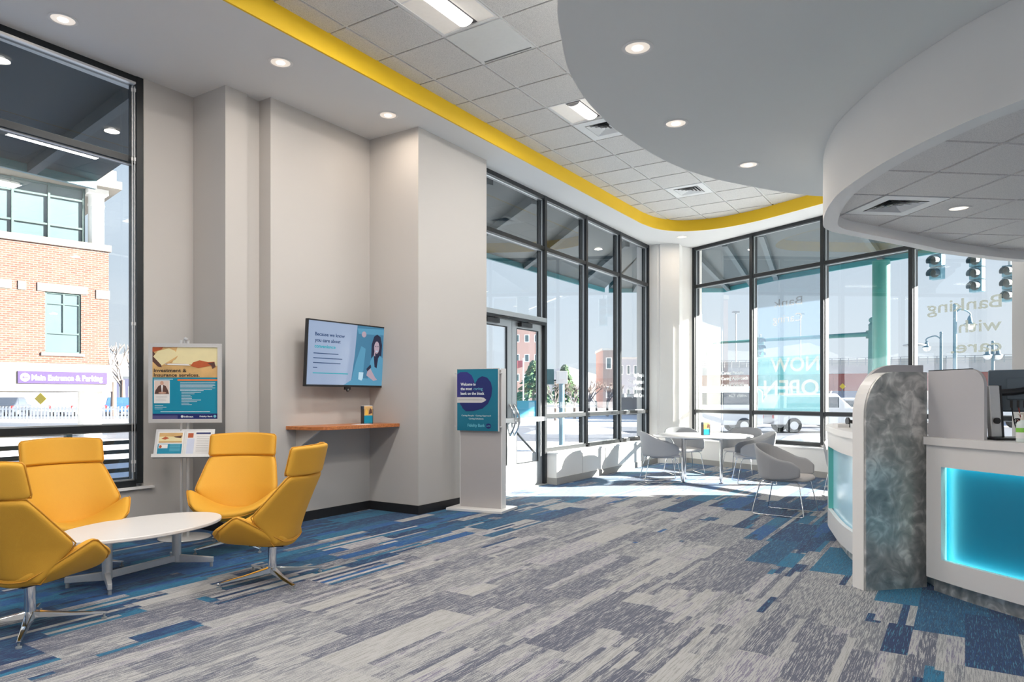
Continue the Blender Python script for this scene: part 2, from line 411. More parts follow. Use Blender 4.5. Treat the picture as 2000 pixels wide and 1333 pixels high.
def plane_frame(origin, xd, yd=(0, 0, 1)):
    o = Vector(origin); x = Vector(xd).normalized(); y = Vector(yd).normalized(); z = x.cross(y)
    def fr(a, b, c=0.0): return o+x*a+y*b+z*c
    fr.m = Matrix(((x.x, y.x, z.x, o.x), (x.y, y.y, z.y, o.y), (x.z, y.z, z.z, o.z), (0, 0, 0, 1)))
    return fr
def text(s, fr, x, y, h, width, m, parent, lift=0.004, mirror=False, ext=0.0008, align='L', name='lettering', bold=0.0):
    """writes s with its baseline start at (x, y), capital height h, total width width on the frame's plane"""
    cu = bpy.data.curves.new('t', 'FONT'); cu.body = s; cu.size = 1.0; cu.extrude = 0.02; cu.offset = bold; cu.resolution_u = 3
    ob = bpy.data.objects.new('t', cu); COL.objects.link(ob)
    dg = bpy.context.evaluated_depsgraph_get(); me = bpy.data.meshes.new_from_object(ob.evaluated_get(dg))
    bpy.data.objects.remove(ob); bpy.data.curves.remove(cu)
    xs = [v.co.x for v in me.vertices]; x0, x1 = min(xs), max(xs)
    sx = width/(x1-x0) if width else h/0.69
    sy = h/0.69; W_ = (x1-x0)*sx
    off = {'L': 0, 'C': -W_/2, 'R': -W_}[align]
    for v in me.vertices:
        a = (v.co.x-x0)*sx+off; b = v.co.y*sy; c = v.co.z/0.02*ext
        if mirror: a = -a
        v.co = fr(x+a, y+b, lift+c)
    if mirror: me.flip_normals()
    me.materials.clear(); me.materials.append(m); me.name = name
    o = bpy.data.objects.new(name, me); COL.objects.link(o); o.parent = parent
    return o
def flat(poly, fr, lift, m, parent, name, th=0.0012):
    mb = MB(); n = len(poly)
    P = [fr(p[0], p[1], lift) for p in poly]+[fr(p[0], p[1], lift+th) for p in poly]
    mb.add(P, [tuple(range(n-1, -1, -1)), tuple(range(n, 2*n))]+[(i, (i+1) % n, (i+1) % n+n, i+n) for i in range(n)])
    return mb.build(name, m, parent)
def rect(x0, x1, y0, y1): return [(x0, y0), (x1, y0), (x1, y1), (x0, y1)]
def ell(cx, cy, rx, ry, n=24, a0=0, a1=2*PI): return [(cx+rx*math.cos(a0+(a1-a0)*i/n), cy+ry*math.sin(a0+(a1-a0)*i/n)) for i in range(n)]
def lines(fr, lift, m, parent, x0, x1s, y0, dy, h, name='small_print'):
    mb = MB()
    for i, x1 in enumerate(x1s):
        if x1 > x0: mb.box(x0, x1, y0-i*dy-h, y0-i*dy, lift, lift+.0008, fr)
    return mb.build(name, m, parent)
def spline(pts, n=8, closed=False):
    P = [Vector((p[0], p[1], p[2] if len(p) > 2 else 0)) for p in pts]; out = []
    k = len(P)
    for i in range(k if closed else k-1):
        if closed: a, b, c, d = P[i-1], P[i], P[(i+1) % k], P[(i+2) % k]
        else: a, b, c, d = P[max(i-1, 0)], P[i], P[i+1], P[min(i+2, k-1)]
        for j in range(n):
            t = j/n
            out.append(0.5*((2*b)+(c-a)*t+(2*a-5*b+4*c-d)*t*t+(3*b-3*c+d-a)*t**3))
    if not closed: out.append(P[-1])
    return out
def offset_path(P, d):
    out = []
    for i in range(len(P)):
        t = (P[min(i+1, len(P)-1)]-P[max(i-1, 0)]).normalized(); out.append(P[i]+Vector((-t.y, t.x, 0))*d)
    return out
# ================================================================== SETTING
def rebase(root, loc):
    """children were built in world coordinates; move the root to loc and keep them in place"""
    loc = Vector(loc); root.location = loc
    done = set()
    def go(o):
        if o.type == 'MESH' and o.data.name not in done:
            done.add(o.data.name); o.data.transform(Matrix.Translation(-loc))
        for c in o.children: go(c)
    for c in root.children: go(c)
    return root

FOOT = [W(-8, -6.9), W(3.9, -6.9), W(7.34, -5.6), W(13.35, -5.6), W(13.6, -5.6), R(-10.9, -0.2), R(-4, -0.2), R(8, -0.2), Vector((12.5, -4, 0)), Vector((-9, -4, 0))]
# floor
mb = MB(); mb.prism([(p.x, p.y) for p in FOOT], -0.12, 0.0); struct('floor', mb, CARPET)

# ceiling: tiles and grid
T = 0.6096; S0 = 4.98; NN0 = -3.336; ZT = 4.58
fix = {}   # tile index (i along s, j along n) used by fixtures
for k in ((-1, -1), (-2, -1), (0, -1), (3, -1), (4, -1), (9, -1)): fix[k] = 1
def inside_main(s, n):
    if n < -5.0 or n > 9 or s < -7 or s > 13.2: return False
    return s*D1.dot(N2)+n*N1.dot(N2) < 10.2
added_troffers = [(-1, 3), (-6, -1), (-6, 3), (-6, 8), (-11, -1), (-11, 4), (4, 4), (-1, 8)]  # extra troffers added out of view to fill the room with light
for i, j in added_troffers: fix[(i, j)] = 1; fix[(i-1, j)] = 1
tiles = MB(); bars = MB()
for i in range(-20, 14):
    for j in range(-3, 21):
        s0, n0 = S0+i*T, NN0+j*T
        if (i, j) in fix or not inside_main(s0+T/2, n0+T/2): continue
        g = 0.015
        tiles.box(s0+g, s0+T-g, n0+g, n0+T-g, ZT-0.012, ZT+0.004, W)
bars_back = MB()
slab = MB(); slab.prism([(p.x, p.y) for p in FOOT], ZT+0.004, ZT+0.02)
for i in range(-20, 14):
    for j in range(-3, 21):
        s0, n0 = S0+i*T, NN0+j*T
        if not inside_main(s0, n0): continue
        bars.box(s0-T, s0, n0-0.008, n0+0.008, ZT-0.003, ZT+0.003, W)
        bars.box(s0-0.008, s0+0.008, n0-T, n0, ZT-0.004, ZT+0.003, W)
ceil_o = struct('ceiling', slab, mat('grid_shadow', (0.10, 0.10, 0.11), 0.9))
tiles.build('ceiling_tile_field', TILE, ceil_o)
bars.build('ceiling_grid', GYP, ceil_o)
roof = MB(); roof.prism([(p.x, p.y) for p in FOOT], ZT+0.03, ZT+0.4); struct('roof_slab', roof, CONC)

# soffit with the yellow fascia
curve_in = [W(s, -4.76) for s in (-8, -4, 0, 2, 3.9, 4.3, 6, 7.34, 9, 10, 11.0)]
curve_out = [W(-8, -6.9), W(-4, -6.9), W(0, -6.9), W(2, -6.9), W(3.9, -6.95), W(4.3, -6.95), W(6, -6.8), W(7.34, -5.55), W(9, -5.55), W(10, -5.55), W(11.0, -5.55)]
bend = spline([W(11.0, -4.76), (2.14, 12.08), (2.33, 12.36), (2.68, 12.73), (3.13, 12.88), (3.68, 12.70), (4.17, 12.22), (4.55, 11.62), (4.88, 11.02), R(-6.5, .70)], 6)[1:]
bo = [W(11.0, -5.55), W(12.5, -5.55), W(13.4, -5.55), W(13.8, -5.55), R(-11.0, -.15), R(-10.2, -.15), R(-9, -.15), R(-7.5, -.15), R(-6.5, -.15)]
bo_l = [0]
for a, b in zip(bo, bo[1:]): bo_l.append(bo_l[-1]+(b-a).length)
def along(P, Ls, f):
    d = f*Ls[-1]
    for a, b, la, lb in zip(P, P[1:], Ls, Ls[1:]):
        if d <= lb+1e-6: return a.lerp(b, (d-la)/(lb-la))
    return P[-1]
k = len(bend)
curve_in += [Vector(p) for p in bend]; curve_out += [along(bo, bo_l, (i+1)/k) for i in range(k)]
curve_in += [R(t, .70) for t in (-5, -3, 0, 4, 8)]; curve_out += [R(t, -.15) for t in (-5, -3, 0, 4, 8)]
ZS = 4.37
sof = MB()
up = Vector((0, 0, 1))
sof.grid([[p+up*ZS, q+up*ZS] for p, q in zip(curve_in, curve_out)], smooth=False)
sof.grid([[p+up*(ZS+.03), q+up*(ZS+.03)] for p, q in zip(curve_in, curve_out)], smooth=False, flip=True)
struct('ceiling_soffit', sof, SOFFM)
ya = MB()
pin = [Vector(p) for p in curve_in]
pback = offset_path(pin, 0.02)
ya.grid([[p+up*(ZS-.001), p+up*(ZT-.004)] for p in pin], smooth=True)
ya.grid([[p+up*(ZS-.001), p+up*(ZT-.004)] for p in pback], smooth=True, flip=True)
ya.grid([[p+up*(ZS-.001), q+up*(ZS-.001)] for p, q in zip(pin, pback)], smooth=False)
struct('trim_1', ya, YELLOWP)

# floating grey cloud ceiling
cl = spline([(.25, 3.84), (.30, 4.26), (.383, 4.68), (.518, 5.07), (.68, 5.41), (.889, 5.77), (1.39, 6.43), (1.91, 6.91), (2.436, 7.225), (2.94, 7.47), (3.38, 7.60), (4.2, 7.66), (5.2, 7.35), (6.2, 6.6), (7.1, 5.2),
             (7.2, 3.2), (6.6, 1.8), (5.5, .8), (4.2, .3), (3, .35), (2.0, .7), (1.2, 1.3), (.7, 2.0), (.42, 2.7), (.28, 3.3)], 6, True)
ZC = 3.50
cm = MB(); n_ = len(cl); cen = Vector((3.9, 4.0, 0))
lo = [Vector(p)+up*ZC for p in cl]; hi = [cen.lerp(Vector(p), .975)+up*(ZC+.05) for p in cl]
cm.add(lo+hi, [tuple(range(n_-1, -1, -1)), tuple(range(n_, 2*n_))]+[(i, (i+1) % n_, (i+1) % n_+n_, i+n_) for i in range(n_)])
struct('ceiling_cloud', cm, GREYGYP)

# curved bulkhead drum hanging over the reception desk
dr = spline([(2.90, 3.2), (2.75, 3.77), (2.66, 4.03), (2.59, 4.36), (2.54, 4.80), (2.56, 5.41), (2.63, 5.78), (2.75, 6.17), (2.93, 6.60), (3.10, 6.80)], 6)
dr += spline([(3.23, 6.89), (4.23, 7.49), (4.83, 7.85), (6.0, 8.33), (6.8, 8.35)], 4)
dr += [Vector(p) for p in ((7.0, 7.9, 0), (7.0, 3.0, 0), (6.0, 1.8, 0), (4.6, 1.5, 0), (3.6, 2.0, 0))]
dr = [Vector(p) for p in dr]
def off_closed(P, d):
    k = len(P); o = []
    for i in range(k):
        t1 = (P[i]-P[i-1]).normalized(); t2 = (P[(i+1) % k]-P[i]).normalized()
        t = (t1+t2).normalized(); nrm = Vector((t.y, -t.x, 0)); o.append(P[i]+nrm*d/max(.6, nrm.dot(Vector((t2.y, -t2.x, 0)))))
    return o
din = off_closed(dr, 0.125)
ZD = 2.93; ZL = 3.04
dm = MB(); k = len(dr)
def ring(A, za, B, zb, flip=False):
    g = [[A[i % k]+up*za, B[i % k]+up*zb] for i in range(k+1)]; dm.grid(g, smooth=True, flip=flip)
ring(dr, ZD, dr, ZC-.001); 
rim_ = MB(); kk_ = len(dr); rim_.grid([[din[i % kk_]+up*ZD, dr[i % kk_]+up*ZD] for i in range(kk_+1)], smooth=False); rim_.grid([[din[i % kk_]+up*ZD, din[i % kk_]+up*(ZC-.001)] for i in range(kk_+1)], smooth=True, flip=True)
drum = struct('ceiling_drum', dm, mat('drum_paint', (0.64, 0.65, 0.65), 0.9, var=.01, scale=2), weld=True)
md = drum.modifiers.new('edge', 'EDGE_SPLIT'); md.split_angle = 0.6
rim_.build('drum_rim', RIMW, drum)
# low tile ceiling inside the drum
d3 = Vector((-.1117, .9937, 0)); e3 = Vector((.9937, .1117, 0)); Q0 = Vector((3.218, 5.31, 0))
def Q(a, b, z=0.0): return Q0+e3*(a*T)+d3*(b*T)+up*z
def in_poly(p, P):
    c = False
    for i in range(len(P)):
        a, b = P[i-1], P[i]
        if (a.y > p.y) != (b.y > p.y) and p.x < (b.x-a.x)*(p.y-a.y)/(b.y-a.y)+a.x: c = not c
    return c
lt = MB(); lb = MB(); ls = MB()
dmid = off_closed(dr, 0.06)
ls.prism([(p.x, p.y) for p in dmid], ZL+.004, ZL+.02)
def clip(poly, P):   # keep part of a convex cell inside P by sampling: subdivide cells at the rim
    return all(in_poly(p, P) for p in poly)
for i in range(-3, 8):
    for j in range(-8, 6):
        if (i, j) == (0, 1): continue
        g = .025; sub = 1 if clip([Q(i, j), Q(i+1, j), Q(i+1, j+1), Q(i, j+1)], dmid) else 12
        for a in range(sub):
            for b in range(sub):
                x0, x1 = i+a/sub, i+(a+1)/sub; y0, y1 = j+b/sub, j+(b+1)/sub
                if sub > 1 and not in_poly(Q((x0+x1)/2, (y0+y1)/2), dmid): continue
                if a == 0: x0 += g
                if a == sub-1: x1 -= g
                if b == 0: y0 += g
                if b == sub-1: y1 -= g
                lt.hexa([Q(x0, y0, ZL-.012), Q(x1, y0, ZL-.012), Q(x1, y1, ZL-.012), Q(x0, y1, ZL-.012), Q(x0, y0, ZL+.004), Q(x1, y0, ZL+.004), Q(x1, y1, ZL+.004), Q(x0, y1, ZL+.004)])
        for (a0, b0, a1, b1) in ((i, j, i+1, j), (i, j, i, j+1)):
            for q in range(6):
                p0 = Q(a0+(a1-a0)*q/6, b0+(b1-b0)*q/6); p1 = Q(a0+(a1-a0)*(q+1)/6, b0+(b1-b0)*(q+1)/6)
                if in_poly(p0, dmid) and in_poly(p1, dmid):
                    t = (p1-p0).normalized(); nn = Vector((-t.y, t.x, 0))*.008
                    lb.hexa([p0-nn+up*(ZL-.003), p1-nn+up*(ZL-.003), p1+nn+up*(ZL-.003), p0+nn+up*(ZL-.003), p0-nn+up*(ZL+.004), p1-nn+up*(ZL+.004), p1+nn+up*(ZL+.004), p0+nn+up*(ZL+.004)])
lc = struct('ceiling_lower', ls, MATS['grid_shadow']); lt.build('lower_tile_field', TILEL, lc); lb.build('lower_ceiling_grid', GYP, lc)

# ---- walls
WL = MB()
WL.prism([tuple(W(s, n).xy) for s, n in ((3.72, -6.59), (4.23, -6.59), (4.23, -6.06), (4.48, -6.06), (4.50, -6.10), (4.65, -6.10), (4.65, -5.92), (6.06, -5.92), (6.06, -5.17), (7.40, -5.17), (7.40, -5.6), (6.6, -6.78), (3.72, -6.78))], 0, ZS+.02)
struct('wall_left', WL, WALL)
LW = MB(); LW.box(-8, 3.72, -6.95, -6.58, 0, 0.455, W); struct('wall_left_window_apron', LW, WALL)
sl = MB(); sl.box(-8, 3.80, -6.72, -6.545, 0.455, 0.475, W); struct('trim_2', sl, GYP)
AP = MB(); AP.box(9.24, 13.36, -5.6, -5.17, 0, 0.462, W); struct('wall_entrance_apron', AP, WALLW)
sl = MB(); sl.box(9.22, 13.36, -5.5, -5.155, 0.462, 0.485, W); struct('trim_3', sl, GYP)
seam = MB()
for s in (10.1, 10.95, 11.8, 12.6): seam.box(s-.006, s+.006, -5.172, -5.164, .1, .462, W)
struct('trim_4', seam, PLATE)
BP = MB(); BP.box(-10.5, -4.4, -.2, .29, 0, .462, R); struct('wall_far_apron', BP, WALLW)
sl = MB(); sl.box(-10.5, -4.45, -.12, .31, .462, .485, R); struct('trim_5', sl, ALU)
CP = MB(); CP.prism([tuple(p.xy) for p in (W(13.34, -5.17), Vector((3.33, 13.95, 0)), R(-10.47, .29), R(-10.47, -.25), R(-11.2, -.6), W(14.0, -5.8), W(13.34, -5.6))], 0, ZS+.02)
struct('wall_corner_column', CP, WALLW)
# engaged pilaster steps seen between the two glazed walls
PS = MB(); a = W(13.34, -5.17); b = Vector((3.33, 13.95, 0))
PS.prism([tuple(p.xy) for p in (a.lerp(b, .12)+Vector((0, -.03, 0)), a.lerp(b, .70)+Vector((0, -.03, 0)), a.lerp(b, .70), a.lerp(b, .12))], 0, ZS)
struct('trim_6', PS, WALLW)
RW = MB(); RW.box(-4.52, 8, -.22, .30, 0, ZS+.02, R); struct('wall_right', RW, WALLW)
def baseb(name, pts, h, m, th=.012):
    mb = MB(); P = [Vector(p) for p in pts]; Pin = offset_path(P, -th)
    # mitred offsets
    Pin = []
    for i, p in enumerate(P):
        t1 = (P[i]-P[i-1]).normalized() if i else (P[1]-P[0]).normalized()
        t2 = (P[i+1]-P[i]).normalized() if i < len(P)-1 else t1
        n1 = Vector((t1.y, -t1.x, 0)); n2 = Vector((t2.y, -t2.x, 0)); nn = (n1+n2).normalized(); Pin.append(p+nn*th/max(.4, nn.dot(n1)))
    for i in range(len(P)-1):
        a, b, c, d = P[i], P[i+1], Pin[i+1], Pin[i]
        mb.hexa([a, b, c, d, a+up*h, b+up*h, c+up*h, d+up*h])
    return struct(name, mb, m)
baseb('baseboard_left', [W(-8, -6.58), W(3.72, -6.58), W(3.725, -6.588), W(4.228, -6.588), W(4.228, -6.06), W(4.65, -6.06), W(4.65, -5.918), W(6.058, -5.918), W(6.058, -5.168), W(7.40, -5.168)], .10, BASEB)
baseb('baseboard_entrance', [W(9.235, -5.5), W(9.235, -5.168), W(13.35, -5.168), R(-10.47, .292), R(-4.52, .30)], .10, BASEG)

BW = MB(); BW.prism([(-9.0, -4.0), (12.5, -4.0), (12.5, -4.2), (-9.0, -4.2)], 0, ZS+.2); struct('wall_back', BW, WALL)
# ---- glazing
def glazing(idx, FRM, bounds, n_in, n_out, zb, transoms, ztop, label_pane=GLASS, door=None):
    root = empty('window_%d' % idx, kind='structure')
    dep0, dep1 = n_out, n_in
    wv = .032
    for k, s in enumerate(bounds):
        m = MB(); m.box(s-wv, s+wv, dep0, dep1, (0 if door and (k <= 1) else zb), ztop, FRM); m.build('mullion', BLACKM, root)
    for k in range(len(bounds)-1):
        a, b = bounds[k]+wv, bounds[k+1]-wv
        zz = [zb]+list(transoms)+[ztop-.03]
        if door and k == 0: zz = [2.48, transoms[-1], ztop-.03]
        g = MB()
        for z in zz:
            g.box(a, b, dep0+.01, dep1-.006, z-.03, z+.03, FRM)
        g.build('frame', BLACKM, root)
        for z0, z1 in zip(zz, zz[1:]):
            p = MB(); c = (dep0+dep1)/2
            p.box(a, b, c-.004, c+.004, z0+.03, z1-.03, FRM); p.build('pane', GLASS, root)
            gk = MB()   # slim aluminium glazing beads
            for (x0, x1, y0, y1) in ((a, b, z0+.03, z0+.042), (a, b, z1-.042, z1-.03), (a, a+.012, z0+.03, z1-.03), (b-.012, b, z0+.03, z1-.03)):
                gk.box(x0, x1, c+.004*(1 if dep1 > dep0 else -1), c+.03*(1 if dep1 > dep0 else -1), y0, y1, FRM)
            gk.build('glazing_bead', ALUD, root)
    return root
win1 = glazing(1, W, [-7.2, -4.4, -1.7, 1.0, 3.69], -6.60, -6.74, .505, [1.035, 3.57], ZS)
win2 = glazing(2, W, [7.43, 9.20, 10.58, 11.95, 13.32], -5.33, -5.47, .515, [1.035, 3.57], ZS, door=True)
win3 = glazing(3, R, [-10.44, -8.98, -7.49, -6.00, -4.55], .02, -.12, .515, [1.035, 3.57], ZS)
# roller shade chains on the big left window
for s, n in ((3.60, -6.575), (3.62, -6.565)):
    m = MB(); m.tube([W(s, n, z) for z in (4.25, 3.0, 1.5, .62)], .004, 6)
    for z in (4.2, 3.55, 2.0, .7): m.cyl(W(s, n, z), W(s, n, z+.03), .009)
    m.build('shade_chain', ALU, win1)
m = MB(); m.box(-1.6, 3.64, -6.62, -6.585, 4.285, 4.305, W); m.build('shade_rail', ALU, win1)

# entrance doors
def leaf(idx, s0, s1, hinge_right):
    root = empty('door_%d' % idx, kind='structure')
    z0, z1 = .01, 2.44; n0, n1 = -5.42, -5.375; st = .115
    m = MB()
    m.box(s0, s0+st, n0, n1, z0, z1, W); m.box(s1-st, s1, n0, n1, z0, z1, W)
    m.box(s0+st, s1-st, n0, n1, z1-.13, z1, W); m.box(s0+st, s1-st, n0, n1, z0, .36, W)
    m.build('door_frame', ALUD, root)
    g = MB(); g.box(s0+st, s1-st, -5.402, -5.394, .36, z1-.13, W); g.build('pane', GLASS, root)
    b = MB()
    for (x0, x1, y0, y1) in ((s0+st, s1-st, .36, .374), (s0+st, s1-st, z1-.144, z1-.13), (s0+st, s0+st+.014, .36, z1-.13), (s1-st-.014, s1-st, .36, z1-.13)):
        b.box(x0, x1, -5.394, -5.374, y0, y1, W)
    b.build('glazing_bead', BLACKM, root)
    fl = MB(); fl.box(s0+st+.014, s1-st-.014, -5.4065, -5.403, 1.03, 1.27, W); fl.build('blue_vinyl_band', mat('blue_vinyl', (0.08, 0.42, 0.70), .5), root)
    pb = MB(); pb.box(s0+.04, s1-.02, -5.33, -5.29, .965, 1.03, W); pb.box(s0+.05, s0+.11, -5.375, -5.33, .97, 1.025, W); pb.box(s1-.12, s1-.06, -5.375, -5.33, .97, 1.025, W)
    pb.build('push_bar', ALU, root, bevel=.004)
    x = s0+.05 if hinge_right else s1-.05
    h = MB(); h.tube([W(x, -5.375-0.0+.09*math.sin(PI*i/12)+0.0, .78+.44*i/12) for i in range(13)], .016, 10); h.tube([W(x, -5.42-.09*math.sin(PI*i/12), .78+.44*i/12) for i in range(13)], .016, 10)
    h.build('pull_handle', CHROME, root)
    c = MB(); c.box(s0+.15, s0+.45, -5.375, -5.31, 2.33, 2.39, W); c.tube([W(s0+.30, -5.30, 2.40), W(s0+.55, -5.22, 2.42), W(s1-.2, -5.31, 2.43)], .009, 6)
    c.build('door_closer', BLACKP, root)
    return root
leaf(1, 7.47, 8.315, False); leaf(2, 8.325, 9.165, True)
hd = MB(); hd.box(7.46, 9.17, -5.44, -5.30, 2.445, 2.51, W); struct('trim_7', hd, ALUD)
hb = MB(); hb.box(7.46, 9.17, -5.36, -5.30, 2.40, 2.443, W); struct('trim_8', hb, BLACKM)
th = MB(); th.box(7.40, 9.24, -5.50, -5.30, 0, .012, W); struct('trim_9', th, ALU)

# window graphics (vinyl lettering on the glass)
VIN = glass_mat('etched_vinyl', refl=.3, film=(0.13, 0.14, 0.13), filmfac=.6)
fr3 = plane_frame(R(0, -.046), D2)      # x along +t (to the right seen from the room), normal points into the room
for s_, z, wdt in (('Banking', 2.55, .99), ('with', 2.235, .55), ('care.', 1.95, .66)):
    text(s_, fr3, -4.80, z, .17, wdt, VIN, win3, lift=.001, mirror=True, bold=.01)
for s_, z, wdt in (('Caring People', 1.76, .55), ('Caring Approach', 1.65, .66), ('Caring Solutions', 1.52, .66)):
    text(s_, fr3, -9.76, z, .06, wdt, INKW, win3, lift=.001)
fr2 = plane_frame(W(0, -5.396), D1)
for s_, z, wdt in (('Caring People', 1.72, .70), ('Caring Approach', 1.59, .80), ('Caring Solutions', 1.46, .82), ('Banking with Care', 1.32, .95)):
    text(s_, fr2, 13.22, z, .07, wdt, INKW, win2, lift=.001, align='R')

# ceiling lights
def lamp(name, kind, loc, energy, size, rot=None, col=(1, .92, .82), parent=None):
    L = bpy.data.lights.new(name, 'AREA'); L.energy = energy; L.color = col
    L.shape = kind
    if kind in ('DISK', 'SQUARE'): L.size = size
    else: L.size, L.size_y = size
    o = bpy.data.objects.new(name, L); COL.objects.link(o); o.location = loc
    if rot: o.rotation_euler = rot
    if parent is not None: o.parent = parent
    return o
A1 = math.atan2(D1.y, D1.x)
def troffer(i, j, two, label, group):
    c = W(S0+(i+1-(1 if two else .5))*T if two else S0+(i+.5)*T, NN0+(j+.5)*T, ZT)
    r = empty('troffer_light', c, A1, label, 'ceiling light', group)
    L = (T if two else T/2)-.012; h = T/2-.012
    fr = MB()
    for (x0, x1, y0, y1) in ((-L, L, -h, -h+.02), (-L, L, h-.02, h), (-L, -L+.02, -h+.02, h-.02), (L-.02, L, -h+.02, h-.02)): fr.box(x0, x1, y0, y1, -.008, .004)
    fr.build('frame', GYP, r)
    # folded reflector wings with a raised centre lens
    rf = MB()
    a, b = L-.02, h-.02
    rf.add([(-a, -b, -.004), (a, -b, -.004), (a, -.09, .003), (-a, -.09, .003)], [(0, 1, 2, 3)]); rf.add([(-a, b, -.004), (a, b, -.004), (a, .09, .003), (-a, .09, .003)], [(3, 2, 1, 0)])
    rf.build('reflector', LAMPW, r)
    ln = MB(); g = []
    for q in range(9):
        t = PI*q/8; g.append([Vector((x, .075*math.cos(t), .0-.035*math.sin(t))) for x in (-a+.05, -a+.06, a-.06, a-.05)])
    ln.grid(g); ln.build('lens', LAMPE, r)
    for x in (-a+.05, a-.05):
        ec = MB(); ec.add([(x, .075*math.cos(PI*q/8), -.035*math.sin(PI*q/8)) for q in range(9)], [tuple(range(9))]); ec.build('end_cap', PLATE, r)
    lamp('lamp', 'RECTANGLE', (0, 0, -.05), LAMP_W*(1.6 if two else 1), (2*a-.1, .3), None, (1, .95, .89), r)
    return r
troffer(-1, -1, True, 'long lit ceiling fixture beside the yellow fascia, at the top edge of the tile field', 'troffer lights')
troffer(3, -1, False, 'square lit ceiling fixture partly hidden by the curved grey ceiling edge', 'troffer lights')
for i, j in added_troffers:
    troffer(i, j, True, 'unseen ceiling fixture added in the tile field to fill the lobby with light', 'added unseen troffers')
def downlight(x, y, z, label, r=.095, group='recessed downlights'):
    e_ = empty('downlight', (x, y, z), 0, label, 'ceiling light', group)
    t = MB(); t.lathe([(r-.012, .0), (r-.012, -.004), (r, -.006), (r+.012, -.004), (r+.012, .0)], n=36); t.v = t.v; 
    m = MB(); g = []
    for q in range(37):
        a = 2*PI*q/36; c, s_ = math.cos(a), math.sin(a)
        g.append([Vector(((r-.01)*c, (r-.01)*s_, -.002)), Vector(((r-.004)*c, (r-.004)*s_, -.007)), Vector(((r+.014)*c, (r+.014)*s_, -.002))])
    m.grid(g); m.build('trim_ring', GYP, e_)
    c_ = MB(); c_.add([((r-.008)*math.cos(2*PI*q/36), (r-.008)*math.sin(2*PI*q/36), -.0025) for q in range(36)], [tuple(range(36))]); c_.build('reflector', mat('downlight_cone', (.7, .66, .62), .3, emit=(1, .86, .72), es=.55), e_)
    b = MB(); b.sphere((0, 0, -.004), r*.42, .25, 8); b.build('bulb', LAMPE, e_)
    lamp('lamp', 'DISK', (0, 0, -.035), DOWN_W, r*1.6, None, (1, .84, .68), e_)
    return e_
downlight(-3.617, 5.65, ZS, 'recessed round light in the white soffit above the big left window')
downlight(-2.104, 6.378, ZS, 'recessed round light in the white soffit above the poster stand')
downlight(-1.338, 7.572, ZS, 'recessed round light in the white soffit above the wall television')
downlight(3.235, 13.35, ZS, 'small recessed light in the soffit at the far glazed corner')
downlight(.78, 4.359, ZC, 'largest recessed light in the curved grey ceiling, nearest the camera', .085)
downlight(1.30, 5.567, ZC, 'middle recessed light in the curved grey ceiling', .085)
downlight(2.213, 6.563, ZC, 'farthest recessed light in the curved grey ceiling, beside the drum', .085)
p = Q(1.5, 1.5, ZL-.012); downlight(p.x, p.y, p.z, 'recessed light in the low tile ceiling inside the drum', .085)

p = Q(3.5, -1.5, ZL-.012); downlight(p.x, p.y, p.z, 'unseen recessed light added in the low tile ceiling over the near desk end', .085)  # added out of frame to brighten the desk area
p = Q(3.5, 1.5, ZL-.012); downlight(p.x, p.y, p.z, 'unseen recessed light added in the low tile ceiling, far right of the drum', .085)  # another added lamp outside the frame, brightening the space under the drum
# ceiling air diffusers
def diffuser(c, rz, label, slot=False):
    r = empty('air_diffuser', c, rz, label, 'air vent')
    h = T/2-.01
    if slot:
        m = MB(); m.box(-h, h, -h, h, -.014, .003); m.build('panel', mat('diffuser_white', (.72, .74, .74), .5), r)
        s_ = MB()
        for q in range(40): s_.box(h-.035, h-.015, -h+.03+q*(2*h-.06)/40, -h+.03+(q+.55)*(2*h-.06)/40, -.0165, -.0135)
        s_.build('slot', BLACKP, r)
        return r
    m = MB()
    i_ = .19
    for (x0, x1, y0, y1) in ((-h, h, -h, -i_), (-h, h, i_, h), (-h, -i_, -i_, i_), (i_, h, -i_, i_)): m.box(x0, x1, y0, y1, -.014, .003)
    m.build('panel', mat('diffuser_panel', (.80, .82, .84), .5), r)
    bk = MB(); bk.box(-i_, i_, -i_, i_, .0, .003); bk.build('duct', BLACKP, r)
    for q in range(4):
        a = i_-.01-q*.045; b = a-.03; v = MB()
        for k in range(4):
            an = k*PI/2; ca, sa = math.cos(an), math.sin(an)
            P = [(-a, -a, -.018), (a, -a, -.018), (b, -b, -.002), (-b, -b, -.002)]
            v.add([(x*ca-y*sa, x*sa+y*ca, z) for x, y, z in P], [(0, 1, 2, 3)])
        v.build('louvre', mat('diffuser_panel', (.8, .8, .8)), r)
    return r
def tile_c(i, j): return W(S0+(i+.5)*T, NN0+(j+.5)*T, ZT)
diffuser(tile_c(0, -1), A1, 'flat white ceiling panel with a thin slotted edge, next to the long lit fixture', True)
diffuser(tile_c(4, -1), A1, 'square white louvred vent half hidden by the curved grey ceiling')
diffuser(tile_c(9, -1), A1, 'small louvred vent in the far part of the tile ceiling inside the yellow curve')
diffuser(Q(.5, 1.5, ZL), math.atan2(e3.y, e3.x), 'square louvred vent in the low tile ceiling inside the drum')
